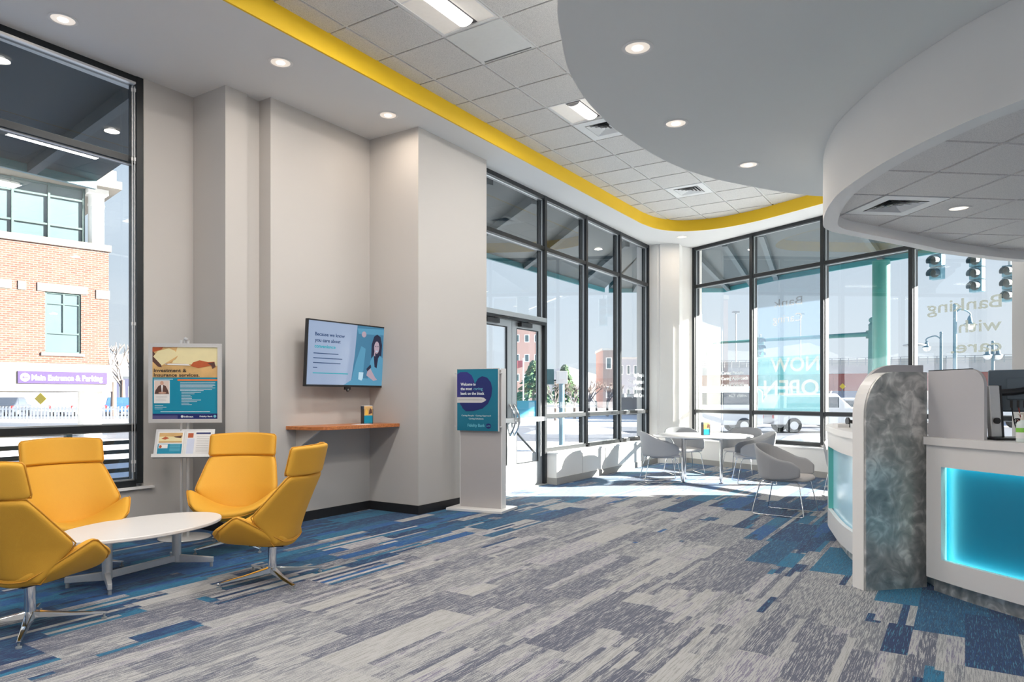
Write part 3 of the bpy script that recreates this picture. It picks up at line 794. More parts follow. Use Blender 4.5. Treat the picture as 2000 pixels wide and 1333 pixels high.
# ================================================================== FURNITURE
def shell(fn, nu, nv, th, inset=1.0):
    """closed cushion: fn(u, v) gives the front surface, u in -1..1, v in 0..1; thickness th along the normal"""
    def P(u, v): return Vector(fn(u, v))
    A = []; B = []
    for i in range(nu+1):
        u = -1+2*i/nu; ra = []; rb = []
        for j in range(nv+1):
            v = j/nv; e_ = 1e-3
            p = P(u, v); du = P(min(1, u+e_), v)-P(max(-1, u-e_), v); dv = P(u, min(1, v+e_))-P(u, max(0, v-e_))
            n = du.cross(dv)
            n = n.normalized() if n.length > 1e-12 else Vector((0, 0, 1))
            ra.append(p); rb.append((n, p))
        A.append(ra); B.append(rb)
    t_ = th(0, 0) if callable(th) else th
    mb = MB()
    bot = [[p-n*(th(-1+2*i/nu, j/nv) if callable(th) else th) for j, (n, p) in enumerate(r)] for i, r in enumerate(B)]
    mb.grid(A); mb.grid(bot, flip=True)
    mb.grid([[A[i][0], bot[i][0]] for i in range(nu+1)], flip=True)
    mb.grid([[A[i][nv], bot[i][nv]] for i in range(nu+1)])
    mb.grid([[A[0][j], bot[0][j]] for j in range(nv+1)])
    mb.grid([[A[nu][j], bot[nu][j]] for j in range(nv+1)], flip=True)
    rim = [A[i][0] for i in range(nu+1)]+[A[nu][j] for j in range(1, nv+1)]+[A[i][nv] for i in range(nu-1, -1, -1)]+[A[0][j] for j in range(nv-1, 0, -1)]
    rimb = [bot[i][0] for i in range(nu+1)]+[bot[nu][j] for j in range(1, nv+1)]+[bot[i][nv] for i in range(nu-1, -1, -1)]+[bot[0][j] for j in range(nv-1, 0, -1)]
    mid = [a.lerp(b, .5) for a, b in zip(rim, rimb)]
    return mb, mid
def interp(tab, v):
    for (a, x), (b, y) in zip(tab, tab[1:]):
        if v <= b:
            t = (v-a)/(b-a); t = t*t*(3-2*t)*.5+t*.5; return x+(y-x)*t
    return tab[-1][1]
def lin(tab, v):
    for (a, x), (b, y) in zip(tab, tab[1:]):
        if v <= b: return x+(y-x)*(v-a)/(b-a)
    return tab[-1][1]

def make_lounge(loc, face, label):
    r = empty('lounge_chair', (loc[0], loc[1], 0), math.atan2(face[1], face[0]), label, 'chair', 'yellow lounge chairs around the coffee table')
    def seat(u, v):
        hw = lin([(0, .25), (.12, .305), (.55, .365), (.68, .35), (1, .17)], v)
        x = lin([(0, .40), (.55, .13), (1, -.17)], v)
        x -= .07*u*u*(1-v)
        z = lin([(0, .352), (.12, .372), (.5, .36), (1, .335)], v)
        z += .185*abs(u)**2.1*lin([(0, .10), (.2, .42), (.55, 1), (.64, .96), (1, .05)], v)
        return (x, hw*u, z)
    mb, mid = shell(seat, 14, 12, lambda u, v: .062+.04*(1-u*u)*min(1, 4*v*(1-v)+.2))
    s_ = mb.build('seat', YFAB, r, sub=2, weld=True)
    p = MB(); p.tube(mid, .0035, 6, closed=True)
    def back(u, v):
        hw = lin([(0, .22), (.40, .365), (.48, .365), (.9, .315), (1, .295)], v)
        z = lin([(0, .30), (1, .772)], v)
        x = lin([(0, -.165), (.45, -.235), (1, -.335)], v)
        x += abs(u)**2.2*lin([(0, .04), (.40, .22), (.9, .10), (1, .08)], v)
        return (x, -hw*u, z-.015*(1-u*u)*0)
    mb2, mid2 = shell(back, 14, 12, lambda u, v: .055+.02*(1-u*u)*(1-v))
    b_ = mb2.build('backrest', YFAB, r, sub=2, weld=True)
    def head(u, v):
        hw = lin([(0, .298), (.12, .308), (.88, .308), (1, .295)], v)
        z = lin([(0, .776), (1, .985)], v)
        x = lin([(0, -.345), (1, -.395)], v)+.115*abs(u)**2.0
        return (x, -hw*u, z)
    mb3, mid3 = shell(head, 12, 8, .062)
    h_ = mb3.build('headrest', YFAB, r, sub=2, weld=True)
    for m_, par in ((mid, s_), (mid2, b_), (mid3, h_)):
        cc = Vector((0, 0, 0))
        for q in m_: cc += q
        cc /= len(m_)
        t = MB(); k = len(m_); t.tube([q+(q-cc).normalized()*.001 for q in m_], .0042, 6, closed=True); t.build('piping', YPIPE, par)
    pl = MB(); pl.cyl((0, 0, .085), (0, 0, .255), .030, n=24); pl.build('pole', CHROME, r)
    co = MB(); co.cyl((0, 0, .245), (0, 0, .30), .034, n=24); co.build('swivel_collar', BLACKP, r)
    pt = MB(); pt.box(-.13, .12, -.12, .12, .268, .285); pt.build('seat_plate', BLACKP, r)
    for q in range(4):
        a = PI/4+q*PI/2; d = Vector((math.cos(a), math.sin(a), 0)); sd_ = Vector((-d.y, d.x, 0)); lg = MB()
        S = []
        for t, w_, zt, zb in ((.0, .034, .105, .062), (.05, .030, .092, .058), (.2, .021, .066, .046), (.36, .014, .047, .034), (.385, .012, .043, .034)):
            S.append([d*t-sd_*w_+up*zb, d*t+sd_*w_+up*zb, d*t+sd_*w_*.6+up*zt, d*t-sd_*w_*.6+up*zt])
        V = [p_ for g in S for p_ in g]; fs = []
        for i in range(len(S)-1):
            fs += [(i*4+j, i*4+(j+1) % 4, i*4+4+(j+1) % 4, i*4+4+j) for j in range(4)]
        lg.add(V, fs+[(3, 2, 1, 0), tuple(len(V)-4+j for j in range(4))])
        l_ = lg.build('leg', CHROME, r, weld=True, bevel=.003)
        g = MB(); g.cyl(d*.37+up*.0, d*.37+up*.010, .015, n=12); g.cyl(d*.37+up*.010, d*.37+up*.036, .006, n=8); g.build('glide', GREYST, l_)
    return r
lcA = make_lounge((-3.42, 5.46), (.75, -.66), 'yellow lounge chair in front of the big left window, facing the coffee table')
def place_tree(o, loc, face, label):
    c = copy_tree(o); c.location = (loc[0], loc[1], 0); c.rotation_euler = (0, 0, math.atan2(face[1], face[0])); c['label'] = label; return c
place_tree(lcA, (-2.44, 6.2), (.12, -.99), 'yellow lounge chair directly in front of the poster stand')
place_tree(lcA, (-1.735, 5.075), (-1, .07), 'yellow lounge chair seen from its side, right of the coffee table below the television')
place_tree(lcA, (-2.77, 4.03), (.31, .95), 'yellow lounge chair closest to the camera, cut off by the left edge, seen from behind')

# coffee table
ct = empty('coffee_table', (0, 0, 0), 0, 'low white oval coffee table on grey metal legs among the yellow lounge chairs', 'table')
cx, cy = -2.72, 5.18; ax = Vector((.40, .916, 0)).normalized(); ay = Vector((.916, -.40, 0)).normalized()
def CT(a, b, z=0): return Vector((cx, cy, 0))+ax*a+ay*b+up*z
tt = MB(); ring_ = []
prof = [(0.0, .0), (0.985, 0), (1.0, .006), (1.0, .022), (.99, .028), (0, .028)]
g = []
for q in range(65):
    t = 2*PI*q/64; g.append([CT(.63*k_*math.cos(t), .40*k_*math.sin(t), .352+z_) for k_, z_ in prof])
tt.grid(g, smooth=False, flip=True); tt.build('tabletop', LAMW, ct, weld=True)
for sgn in (-1, 1):
    a0 = sgn*.29
    l_ = MB(); l_.cyl(CT(a0, 0, .05), CT(a0, 0, .352), .033, n=24); l_.build('post', ALU, ct)
    pt = MB(); pt.cyl(CT(a0, 0, .338), CT(a0, 0, .352), .07, n=24); pt.build('mounting_plate', ALU, ct)
    for sb in (-1, 1):
        dv = (ax*sgn*.55+ay*sb*.84).normalized(); sv = Vector((-dv.y, dv.x, 0)); o_ = CT(a0, 0)
        f = MB(); f.hexa([o_-sv*.02+up*.045, o_+dv*.27-sv*.014+up*.035, o_+dv*.27+sv*.014+up*.035, o_+sv*.02+up*.045, o_-sv*.02+up*.105, o_+dv*.27-sv*.014+up*.075, o_+dv*.27+sv*.014+up*.075, o_+sv*.02+up*.105])
        ff = f.build('foot', ALU, ct, weld=True, bevel=.003)
        gl = MB(); gl.cyl(o_+dv*.255, o_+dv*.255+up*.035, .013, n=12); gl.build('glide', GREYST, ff)
bm_ = MB(); bm_.box(-.29, .29, -.016, .016, .055, .10, lambda a, b, z: CT(a, b, z)); bm_.build('stretcher', ALU, ct)
rebase(ct, (cx, cy, 0))

# poster stand
ps = empty('poster_stand', (0, 0, 0), 0, 'tall silver floor stand holding a framed Investment & Insurance services poster and a leaflet tray', 'poster stand')
fwd = Vector((.36, -.93, 0)).normalized(); px_ = Vector((.93, .36, 0)).normalized()
base = Vector((-3.08, 6.60, 0))
b = MB(); b.lathe([(.001, 0), (.225, 0), (.232, .004), (.23, .010), (.06, .016), (.001, .016)], base, 48); b.build('base', ALU, ps)
b = MB(); 
for s in (-.028, .028): b.cyl(base+px_*s+up*.01, base+px_*s+up*1.86, .013, n=16)
b.build('pole', ALU, ps)
pfx = Vector((.995, .095, 0)).normalized()
pc = base+Vector((.01, -.045, 0))
frP = plane_frame(pc-pfx*.31+up*1.085, pfx)
b = MB()
for (x0, x1, y0, y1) in ((0, .655, 0, .035), (0, .655, .705, .74), (0, .035, .035, .705), (.62, .655, .035, .705)): b.box(x0, x1, y0, y1, -.012, .012, frP)
b.build('frame', ALU, ps, bevel=.004)
b = MB(); b.box(.02, .64, .02, .72, -.010, .001, frP); pst = b.build('poster', PTEAL, ps)
b = MB(); b.tube([base+up*1.83, base+up*1.865, base+Vector((.02, -.03, 1.875)), base+Vector((.05, -.04, 1.86))], .012, 8); b.build('clip', ALU, ps)
PX0, PX1, PY0, PY1 = .035, .62, .035, .705; PW = PX1-PX0; PH = PY1-PY0
def U(x, y): return (PX0+PW*x, PY0+PH*y)
def UR(x0, x1, y0, y1): a = U(x0, y0); b = U(x1, y1); return rect(a[0], b[0], a[1], b[1])
flat(UR(0, 1, .58, 1), frP, .001, PTAN, pst, 'photo_background')
flat([U(x, y) for x, y in ((.3, .78), (1, .74), (1, 1), (.38, 1))], frP, .0022, PCREAM, pst, 'photo_light_area')
flat([U(x, y) for x, y in ((0, .80), (.08, .73), (.14, .72), (.10, .84), (.0, .95))], frP, .0024, PBROWN, pst, 'photo_dark_corner')
flat([U(x, y) for x, y in ((0, 1), (0, .93), (.14, .97), (.16, 1))], frP, .0024, PRED, pst, 'photo_red_corner')
flat([U(x, y) for x, y in ((.01, .87), (.08, .945), (.25, .985), (.34, .95), (.39, .885), (.30, .83), (.14, .745))], frP, .0036, PCREAM, pst, 'photo_rolled_paper')
flat([U(x, y) for x, y in ((.14, .745), (.39, .885), (.36, .84), (.20, .745))], frP, .0048, PTAN, pst, 'photo_paper_shade')
flat([U(x, y) for x, y in ((.18, .775), (.55, .765), (.58, .745), (.2, .755))], frP, .0048, WHITEP, pst, 'photo_sheet_edge')
flat([U(x, y) for x, y in ((.58, .74), (.62, .79), (.72, .82), (.85, .795), (.95, .80), (.97, .72), (.88, .745), (.70, .71))], frP, .0036, PRED, pst, 'photo_hand')
flat([U(x, y) for x, y in ((.84, .78), (.95, .795), (.97, .73), (.92, .70), (.9, .75))], frP, .0048, PBROWN, pst, 'photo_cuff')
text('Investment &', frP, *U(.02, .655), .031, PW*.50, INK, pst, lift=.005, bold=.01)
text('Insurance services.', frP, *U(.02, .592), .031, PW*.70, INK, pst, lift=.005, bold=.01)
flat(UR(.38, 1, .53, .555), frP, .001, PORANGE, pst, 'orange_band')
flat(UR(.02, .31, .552, .558), frP, .001, INKW, pst, 'white_rule')
flat(UR(.02, .26, .22, .54), frP, .001, WHITEP, pst, 'portrait_card')
flat(UR(.03, .25, .345, .53), frP, .0022, mat('portrait_pale', (.72, .60, .54)), pst, 'portrait_background')
flat([U(x, y) for x, y in ((.03, .35), (.045, .40), (.09, .46), (.125, .475), (.165, .475), (.20, .46), (.235, .40), (.25, .35))], frP, .0034, PBROWN, pst, 'portrait_jacket')
flat([U(x, y) for x, y in ((.13, .475), (.16, .475), (.15, .38), (.142, .36))], frP, .0046, WHITEP, pst, 'portrait_shirt')
flat([U(*p_) for p_ in ell(.143, .50, .026, .028)], frP, .0046, SKINP, pst, 'portrait_head')
flat([U(*p_) for p_ in ell(.15, .365, .06, .012)], frP, .0046, SKINP, pst, 'portrait_hands')
lines(frP, .001, INKW, pst, U(.42, 0)[0], [U(x, 0)[0] for x in (.96, .95, .96, .92, .96, .91, .78)], U(0, .51)[1], .0125, .0035)
lines(frP, .001, INKW, pst, U(.44, 0)[0], [U(x, 0)[0] for x in (.74, .64, .58, .60, .60, .74, .68, .56, .60)], U(0, .375)[1], .0145, .0035)
lines(frP, .001, INKW, pst, U(.03, 0)[0], [U(x, 0)[0] for x in (.16, .21, .15)], U(0, .19)[1], .016, .003)
lines(frP, .0034, mat('grey_ink', (.45, .45, .45)), pst, U(.05, 0)[0], [U(x, 0)[0] for x in (.22, .22, .20, .21)], U(0, .32)[1], .014, .002)
lines(frP, .001, INKW, pst, U(.12, 0)[0], [U(.88, 0)[0]], U(0, .105)[1], .01, .004)
flat(UR(0, 1, 0, .075), frP, .001, PNAVY, pst, 'navy_band')
flat(UR(0, .38, .0, .05), frP, .0022, mat('dim_violet', (.08, .08, .22)), pst, 'violet_block')
flat([U(*p_) for p_ in ell(.45, .035, .018, .018)], frP, .0024, INKW, pst, 'swirl_logo')
text('Infinex', frP, *U(.475, .022), .016, PW*.15, INKW, pst, lift=.0026, bold=.02)
text('Fidelity Bank', frP, *U(.72, .026), .013, PW*.20, INKW, pst, lift=.0026, bold=.02)
flat([U(*p_) for p_ in ell(.955, .037, .022, .019)], frP, .0024, INKC, pst, 'bank_logo')
# leaflet tray
ty = Vector((0, .30, .954)).normalized()
frT = plane_frame(pc-pfx*.25+Vector((.0, -.05, .765)), pfx, (ty-pfx*ty.dot(pfx)))
tr = MB(); tr.box(0, .53, 0, .27, -.008, 0, frT); tr.box(0, .53, -.006, .002, -.008, .045, frT); tr.build('leaflet_tray', ALU, ps)
sh = MB(); sh.box(0, .53, -.0, .025, .04, .043, frT); sh.build('tray_lip', ALU, ps)
def leaflet(x0, w_, h_, kind, label):
    e_ = empty('leaflet', (0, 0, 0), 0, label, 'leaflet')
    b = MB(); b.box(x0, x0+w_, .004, h_, .002, .010, frT); pg = b.build('paper', WHITEP, e_)
    def q(a0, a1, b0, b1): return rect(x0+w_*a0, x0+w_*a1, h_*b0+.004, h_*b1)
    if kind == 0:
        flat(q(.06, .94, .55, .95), frT, .0105, PTAN, pg, 'cover_photo'); flat(q(.06, .94, .60, .80), frT, .0118, PCREAM, pg, 'cover_photo_light')
        flat([(x0+w_*a, h_*b_) for a, b_ in ((.15, .72), (.3, .80), (.45, .74), (.3, .68))], frT, .013, PRED, pg, 'cover_photo_hand')
        flat([(x0+w_*a, h_*b_) for a, b_ in ((.6, .80), (.92, .84), (.9, .74), (.7, .76))], frT, .013, PBROWN, pg, 'cover_photo_dark')
        flat(q(.04, .96, .12, .52), frT, .0105, PTEAL, pg, 'cover_blue'); flat(q(.08, .42, .33, .50), frT, .0118, WHITEP, pg, 'cover_card')
        flat(ell(x0+w_*.15, h_*.41, .012, .014), frT, .013, PRED, pg, 'cover_portrait')
        lines(frT, .0118, INKC, pg, x0+w_*.5, [x0+w_*.9]*6, h_*.5, .012, .004)
    else:
        flat(q(.05, .27, .74, .93), frT, .0105, PRED, pg, 'cover_portrait'); flat(q(.03, .33, .10, .72), frT, .0105, mat('pale_lilac', (.60, .66, .82)), pg, 'side_band')
        flat(q(.38, .97, .88, .96), frT, .0105, PNAVY, pg, 'navy_heading')
        lines(frT, .0105, mat('grey_ink', (.45,)*3), pg, x0+w_*.42, [x0+w_*.92]*9, h_*.80, .017, .003)
    rebase(e_, frT(x0+w_/2, 0, 0)); return e_
leaflet(.025, .235, .245, 0, 'leaflet with a tan photo and blue lower half, on the left of the stand tray')
leaflet(.285, .22, .245, 1, 'mostly white text leaflet with a lilac side band, on the right of the stand tray')
pn = tag(MB().cyl(frT(.40, .018, .028), frT(.505, .022, .03), .005, n=8).build('pen', BLACKP), 'black pen lying in the lip of the leaflet tray', 'pen')
rebase(ps, base)

# wall television
tv = empty('television', (0, 0, 0), 0, 'flat wall television in the niche showing a smiling woman beside the words care about convenience', 'television')
xd = D1; tz = (up*.998+N1*.06); frV = plane_frame(W(4.93, -5.735, 1.435), xd, tz)   # leans out at the top
TW, TH_ = 1.185, .705
b = MB(); b.box(0, TW, 0, TH_, -.035, 0, frV); b.build('case', BLACKP, tv, bevel=.004)
b = MB()
for (x0, x1, y0, y1) in ((0, TW, 0, .022), (0, TW, TH_-.014, TH_), (0, .014, 0, TH_), (TW-.014, TW, 0, TH_)): b.box(x0, x1, y0, y1, 0, .006, frV)
b.build('bezel', BLACKP, tv)
SCR = mat('screen_lilac', (.10, .12, .16), .12, emit=(.36, .47, .68), es=.62, var=.0)
SCR2 = mat('screen_blue_photo', (.02, .05, .08), .12, emit=(.05, .20, .34), es=.75)
SCW = mat('screen_pale', (.10, .12, .14), .15, emit=(.48, .72, .86), es=.8)
SCD = mat('screen_dark', (.01, .01, .02), .15, emit=(.012, .02, .06), es=.6)
SCT = mat('screen_text', (.01, .02, .06), .2, emit=(.02, .07, .18), es=.6)
SCTT = mat('screen_teal_text', (.01, .1, .12), .2, emit=(.0, .32, .40), es=.8)
SKS = mat('screen_skin', (.1, .08, .09), .15, emit=(.46, .36, .44), es=.75)
SC3 = mat('screen_mid_blue', (.02, .05, .08), .12, emit=(.10, .34, .52), es=.75)
TX0, TX1, TY0, TY1 = .014, TW-.014, .022, TH_-.014
def V(x, y): return (TX0+(TX1-TX0)*x, TY0+(TY1-TY0)*y)
sc = flat([V(0, 0), V(1, 0), V(1, 1), V(0, 1)], frV, .0, SCR, tv, 'screen')
def vf(pts, l, m, nme): return flat([V(*p_) for p_ in pts], frV, l, m, sc, nme)
vf([(.54, 0), (1, 0), (1, 1), (.60, 1), (.58, .5)], .0013, SCR2, 'screen_photo')
vf([(.45, 0), (1, 0), (1, .10), (.60, .13)], .0026, SC3, 'photo_table')
vf([(.60, .95), (1, .98), (1, .88), (.62, .86)], .0026, SC3, 'photo_window_light')
vf([(.63, .05), (.70, .25), (.72, .62), (.66, .66), (.60, .40), (.55, .1)], .0026, SC3, 'photo_lamp_column')
vf(ell(.69, .86, .03, .05), .0028, SKS, 'photo_lamp')
vf([(.80, .50), (.80, .70), (.83, .84), (.87, .88), (.92, .84), (.945, .70), (.94, .52), (.90, .36), (.86, .34), (.82, .40)], .0039, SCD, 'photo_hair')
vf([(.76, .08), (.79, .42), (.83, .52), (.86, .40), (.92, .52), (.985, .44), (.99, .10), (.88, .06)], .0052, SC3, 'photo_sweater')
vf([(.83, .53), (.86, .40), (.90, .53), (.88, .30), (.85, .32)], .0065, SCD, 'photo_neckline')
vf(ell(.868, .655, .036, .105), .0078, SKS, 'photo_face')
vf(ell(.868, .60, .017, .014, 12, PI, 2*PI)+[(.885, .60)], .0091, SCW, 'photo_smile')
for ex in (.853, .883): vf(ell(ex, .675, .006, .010, 10), .0091, SCD, 'photo_eye')
vf([(.832, .52), (.842, .66), (.85, .64), (.848, .50)], .0091, SKS, 'photo_hand')
vf([(.74, .17), (.76, .30), (.79, .29), (.86, .14), (.89, .10), (.84, .08)], .0091, SKS, 'photo_holding_hand')
vf([(.735, .28), (.79, .36), (.80, .31), (.75, .24)], .0104, SCD, 'photo_phone')
vf([(.635, .10), (.64, .22), (.70, .22), (.695, .12), (.68, .08)], .0052, SCW, 'photo_cup')
text('Because we know', frV, *V(.08, .77), .035, (TX1-TX0)*.36, SCT, sc, lift=.0015, bold=.02)
text('you care about', frV, *V(.08, .675), .035, (TX1-TX0)*.31, SCT, sc, lift=.0015, bold=.02)
text('convenience', frV, *V(.08, .58), .035, (TX1-TX0)*.25, SCTT, sc, lift=.0015, bold=.02)
lines(frV, .0015, SCT, sc, V(.07, 0)[0], [V(x, 0)[0] for x in (.37, .42, .40, .12)], V(0, .50)[1], .05, .009, 'screen_small_print')
lines(frV, .0015, SCTT, sc, V(.07, 0)[0], [V(.50, 0)[0]], V(0, .19)[1], .05, .010, 'screen_web_line')
b = MB(); b.box(TW*.5-.03, TW*.5+.05, -.03, .0, -.02, .004, frV); b.cyl(frV(TW*.5+.015, -.025, -.01), frV(TW*.5+.015, -.045, .0), .018, n=16); b.build('remote_sensor', BLACKP, tv)
b = MB(); b.box(.35, .85, .2, .5, -.15, -.035, frV); b.build('wall_bracket', BLACKP, tv)
rebase(tv, W(5.5, -5.75, 1.435))

# wooden shelf
sh = empty('wall_shelf', (0, 0, 0), 0, 'cherry wood shelf with a curved front fixed in the wall niche under the television', 'shelf')
poly = [(4.84, -5.92), (4.86, -5.72), (4.90, -5.60), (4.97, -5.50), (5.07, -5.455), (5.2, -5.445), (6.057, -5.445), (6.057, -5.92)]
b = MB(); b.prism([tuple(W(s, n).xy) for s, n in poly], .985, 1.022); b.build('board', WOOD, sh, weld=True, bevel=.003)
for s in (4.98,):
    b = MB(); b.extr([W(s-.012, -5.918, .984), W(s-.012, -5.56, .984), W(s-.012, -5.60, .955), W(s-.012, -5.86, .80), W(s-.012, -5.88, .62), W(s-.012, -5.918, .60)], D1*.024); b.build('bracket', mat('bracket_putty', (.60, .57, .54), .5), sh)
rebase(sh, W(5.45, -5.92, .985))

# kiosk sign by the door
ks = empty('floor_sign', (0, 0, 0), 0, 'tall grey panel floor sign with a teal Welcome poster, standing left of the entrance doors', 'sign')
kx = Vector((.912, -.410, 0)).normalized(); kn = Vector((-.410, -.912, 0)).normalized()
k0 = Vector((-.613, 8.32, 0))
def K(a, b, z=0): return k0+kx*a-kn*b+up*z      # b is depth away from the viewer
b = MB(); b.box(0, .535, 0, .11, .03, 1.64, K); b.build('panel', mat('kiosk_grey', (.46, .44, .44), .45, var=.02, scale=3), ks)
b = MB(); b.box(.535, .545, -.002, .112, .03, 1.655, K); b.box(-.006, 0, -.002, .112, .03, 1.645, K); b.build('edge_trim', GYP, ks)
b = MB(); b.box(-.10, .62, -.17, .28, 0, .03, K); b.build('base', LAMW, ks, bevel=.004)
frK = plane_frame(K(-.02, -.04, .93), kx)
b = MB(); b.box(0, .535, 0, .72, -.006, 0, frK); kp = b.build('poster', PTEAL2, ks)
b = MB(); b.box(.535, .548, -.004, .724, -.010, .004, frK); b.box(-.002, .548, .72, .727, -.010, .004, frK); b.build('acrylic_edge', PLATE, ks)
b = MB()
for x in (-.02, .565):
    for z in (.05, .67): b.cyl(frK(x, z, -.03), frK(x, z, .004), .008, n=12); b.cyl(frK(x-.02, z, -.012), frK(x+.02, z, -.012), .005, n=8)
b.build('standoff', ALU, ks)
def KU(x, y): return (.535*x, .72*y)
def kf(pts, l, m, nme): return flat([KU(*p_) for p_ in pts], frK, l, m, kp, nme)
kf([(.0, .52), (.0, .92), (.08, .955), (.25, .955), (.36, .90), (.42, .81), (.44, .74), (.42, .60), (.3, .45), (.1, .40)], .0004, mat('heart_violet', (.028, .03, .20), .35), 'heart_left_lobe')
kf([(.44, .76), (.52, .85), (.62, .885), (.74, .86), (.83, .78), (.86, .68), (.84, .56), (.76, .44), (.62, .36), (.40, .32), (.22, .315), (.14, .36), (.08, .45), (.1, .60), (.3, .7)], .0012, PNAVY, 'heart_right_lobe')
kf([(0, .455), (.60, .455), (.66, .47), (.72, .50), (.66, .535), (.58, .545), (0, .545)], .0026, PLATE, 'grey_banner')
text('Welcome to', frK, *KU(.09, .735), .032, .535*.37, INKW, kp, lift=.003, bold=.02)
text('the most', frK, *KU(.09, .66), .032, .535*.28, INKW, kp, lift=.003, bold=.02)
text('caring', frK, *KU(.41, .66), .032, .535*.22, INKC, kp, lift=.003)
text('bank on the block', frK, *KU(.09, .585), .032, .535*.58, INKW, kp, lift=.003, bold=.02)
lines(frK, .004, mat('grey_ink', (.3,)*3), kp, KU(.03, 0)[0], [KU(.62, 0)[0]], KU(0, .508)[1], .01, .010)
text('Caring People · Caring Approach', frK, *KU(.47, .235), .016, .535*.72, INKW, kp, lift=.001, align='C')
text('Caring Solutions', frK, *KU(.47, .185), .016, .535*.36, INKW, kp, lift=.001, align='C')
text('Fidelity Bank', frK, *KU(.26, .065), .034, .535*.42, INKC, kp, lift=.001, bold=.01)
kf(ell(.77, .08, .065, .042), .0012, PNAVY, 'logo_badge')
text('LIFE', frK, *KU(.77, .072), .012, .05, INKC, kp, lift=.003, align='C')
rebase(ks, K(.27, .05))

# brochure holders
def holder(loc, rz, label, group=None):
    r = empty('brochure_holder', loc, rz, label, 'brochure holder', group)
    b = MB(); b.box(-.055, .055, -.045, .045, 0, .008); b.box(-.055, -.051, -.045, .045, 0, .17); b.box(.051, .055, -.045, .045, 0, .17); b.box(-.055, .055, .041, .045, 0, .20); b.build('stand', BLACKP, r)
    b = MB(); b.box(-.050, .050, -.040, .038, .008, .205); b.build('brochures', WHITEP, r)
    f = plane_frame((-.05, -.0405, .01), (1, 0, 0))
    flat(rect(0, .1, 0, .085), f, 0, PTEAL, r, 'cover_blue'); flat(rect(0, .1, .085, .19), f, 0, PTAN, r, 'cover_photo')
    flat([(.01, .09), (.045, .09), (.045, .13), (.03, .16), (.015, .14)], f, .0013, mat('cover_yellow', (.80, .50, .08)), r, 'cover_figure')
    flat([(.055, .10), (.095, .11), (.09, .15), (.07, .17), (.06, .14)], f, .0013, PBROWN, r, 'cover_dark_figure')
    f2 = plane_frame((-.0505, .038, .01), (0, -1, 0))
    flat(rect(0, .075, 0, .19), f2, 0, mat('brochure_navy_side', (.02, .05, .10), .4), r, 'side_cover')
    return r
p = W(5.75, -5.66, 1.022); h1 = holder((p.x, p.y, p.z), .60, 'brochure holder on the wooden wall shelf')
p = W(5.62, -5.60, 1.022); t = MB(); t.box(-.10, .10, -.07, .07, 0, .003)
pp = t.build('paper_sheet', WHITEP); pp.location = p; pp.rotation_euler = (0, 0, A1); tag(pp, 'flat white sheet lying on the wooden wall shelf', 'paper')

# round table and tub chairs by the far windows
rt = empty('meeting_table', (3.0, 11.05, 0), 0, 'large white round table with chrome legs in the sunlit far corner', 'table')
b = MB(); b.lathe([(.001, .70), (.74, .70), (.76, .704), (.76, .722), (.755, .727), (.001, .727)], n=72); b.build('tabletop', LAMW, rt)
for k in range(4):
    a = .5+k*PI/2; d = Vector((math.cos(a), math.sin(a), 0))*.40
    l_ = MB(); l_.cyl(d+up*0.012, d+up*.70, .026, n=20); lg = l_.build('leg', CHROME, rt)
    g = MB(); g.cyl(d, d+up*.012, .032, n=20); g.build('glide', BLACKP, lg)
b = MB()
for k in range(2):
    a = .5+k*PI/2; d = Vector((math.cos(a), math.sin(a), 0)); s_ = Vector((-d.y, d.x, 0))*.02
    b.hexa([-d*.4-s_+up*.66, d*.4-s_+up*.66, d*.4+s_+up*.66, -d*.4+s_+up*.66, -d*.4-s_+up*.70, d*.4-s_+up*.70, d*.4+s_+up*.70, -d*.4+s_+up*.70])
b.build('under_frame', GREYST, rt)
def make_tub(loc, face, label):
    r = empty('tub_chair', (loc[0], loc[1], 0), math.atan2(face[1], face[0]), label, 'chair', 'grey tub chairs')
    # wrap-around shell: u sweeps from left arm over the back to the right arm, v rises from seat to rim
    def sh_(u, v):
        a = abs(u)
        rim = lin([(0, .80), (.25, .785), (.45, .70), (.62, .635), (.85, .62), (1, .55)], a)
        low = lin([(0, .40), (.5, .40), (.8, .41), (1, .45)], a)
        th = u*PI*.5
        # plan: back half circle then straight arms forward
        if a < .55:
            t = a/.55*PI/2; bx = -.235*math.cos(t)-.02; by = .255*math.sin(t)
        else:
            t = (a-.55)/.45; bx = -.02+.26*t; by = .255-.01*t*t
        s = 1 if u >= 0 else -1
        flare = lin([(0, .055), (.5, .05), (1, .01)], a)*v
        return (bx-(flare if a < .3 else flare*max(0, 1-(a-.3)/.25)), s*(by+(flare if a > .3 else flare*a/.3)), low+(rim-low)*v)
    mb, mid = shell(sh_, 28, 5, .026)
    mb.build('backrest_shell', GFAB, r, sub=1, weld=True)
    def seat(u, v):
        hw = lin([(0, .225), (.15, .25), (.6, .25), (1, .15)], v)
        return (lin([(0, .27), (1, -.225)], v), hw*u, .455-.012*(1-u*u)-.01*math.sin(v*PI)-.02*(1 if v < .01 else 0))
    mb, mid = shell(seat, 10, 8, .05); mb.build('seat', GCUSH, r, sub=1, weld=True)
    u_ = MB(); u_.box(-.17, .18, -.19, .19, .375, .405); u_.build('seat_pan', GFAB, r, bevel=.02)
    for s in (-1, 1):
        w = MB()
        P = [(-.02, s*.12, .385), (-.17, s*.20, .38), (-.21, s*.215, .36), (-.285, s*.265, .03), (-.28, s*.268, .012), (-.26, s*.268, .008), (.25, s*.268, .008), (.275, s*.268, .012), (.28, s*.265, .03), (.215, s*.215, .36), (.18, s*.20, .38), (.02, s*.12, .385)]
        w.tube(P, .006, 8); w.build('sled_leg', CHROME, r)
    return r
tc0 = make_tub((2.33, 11.0), (1, -.05), 'grey tub chair at the left side of the round table, back to the entrance doors')
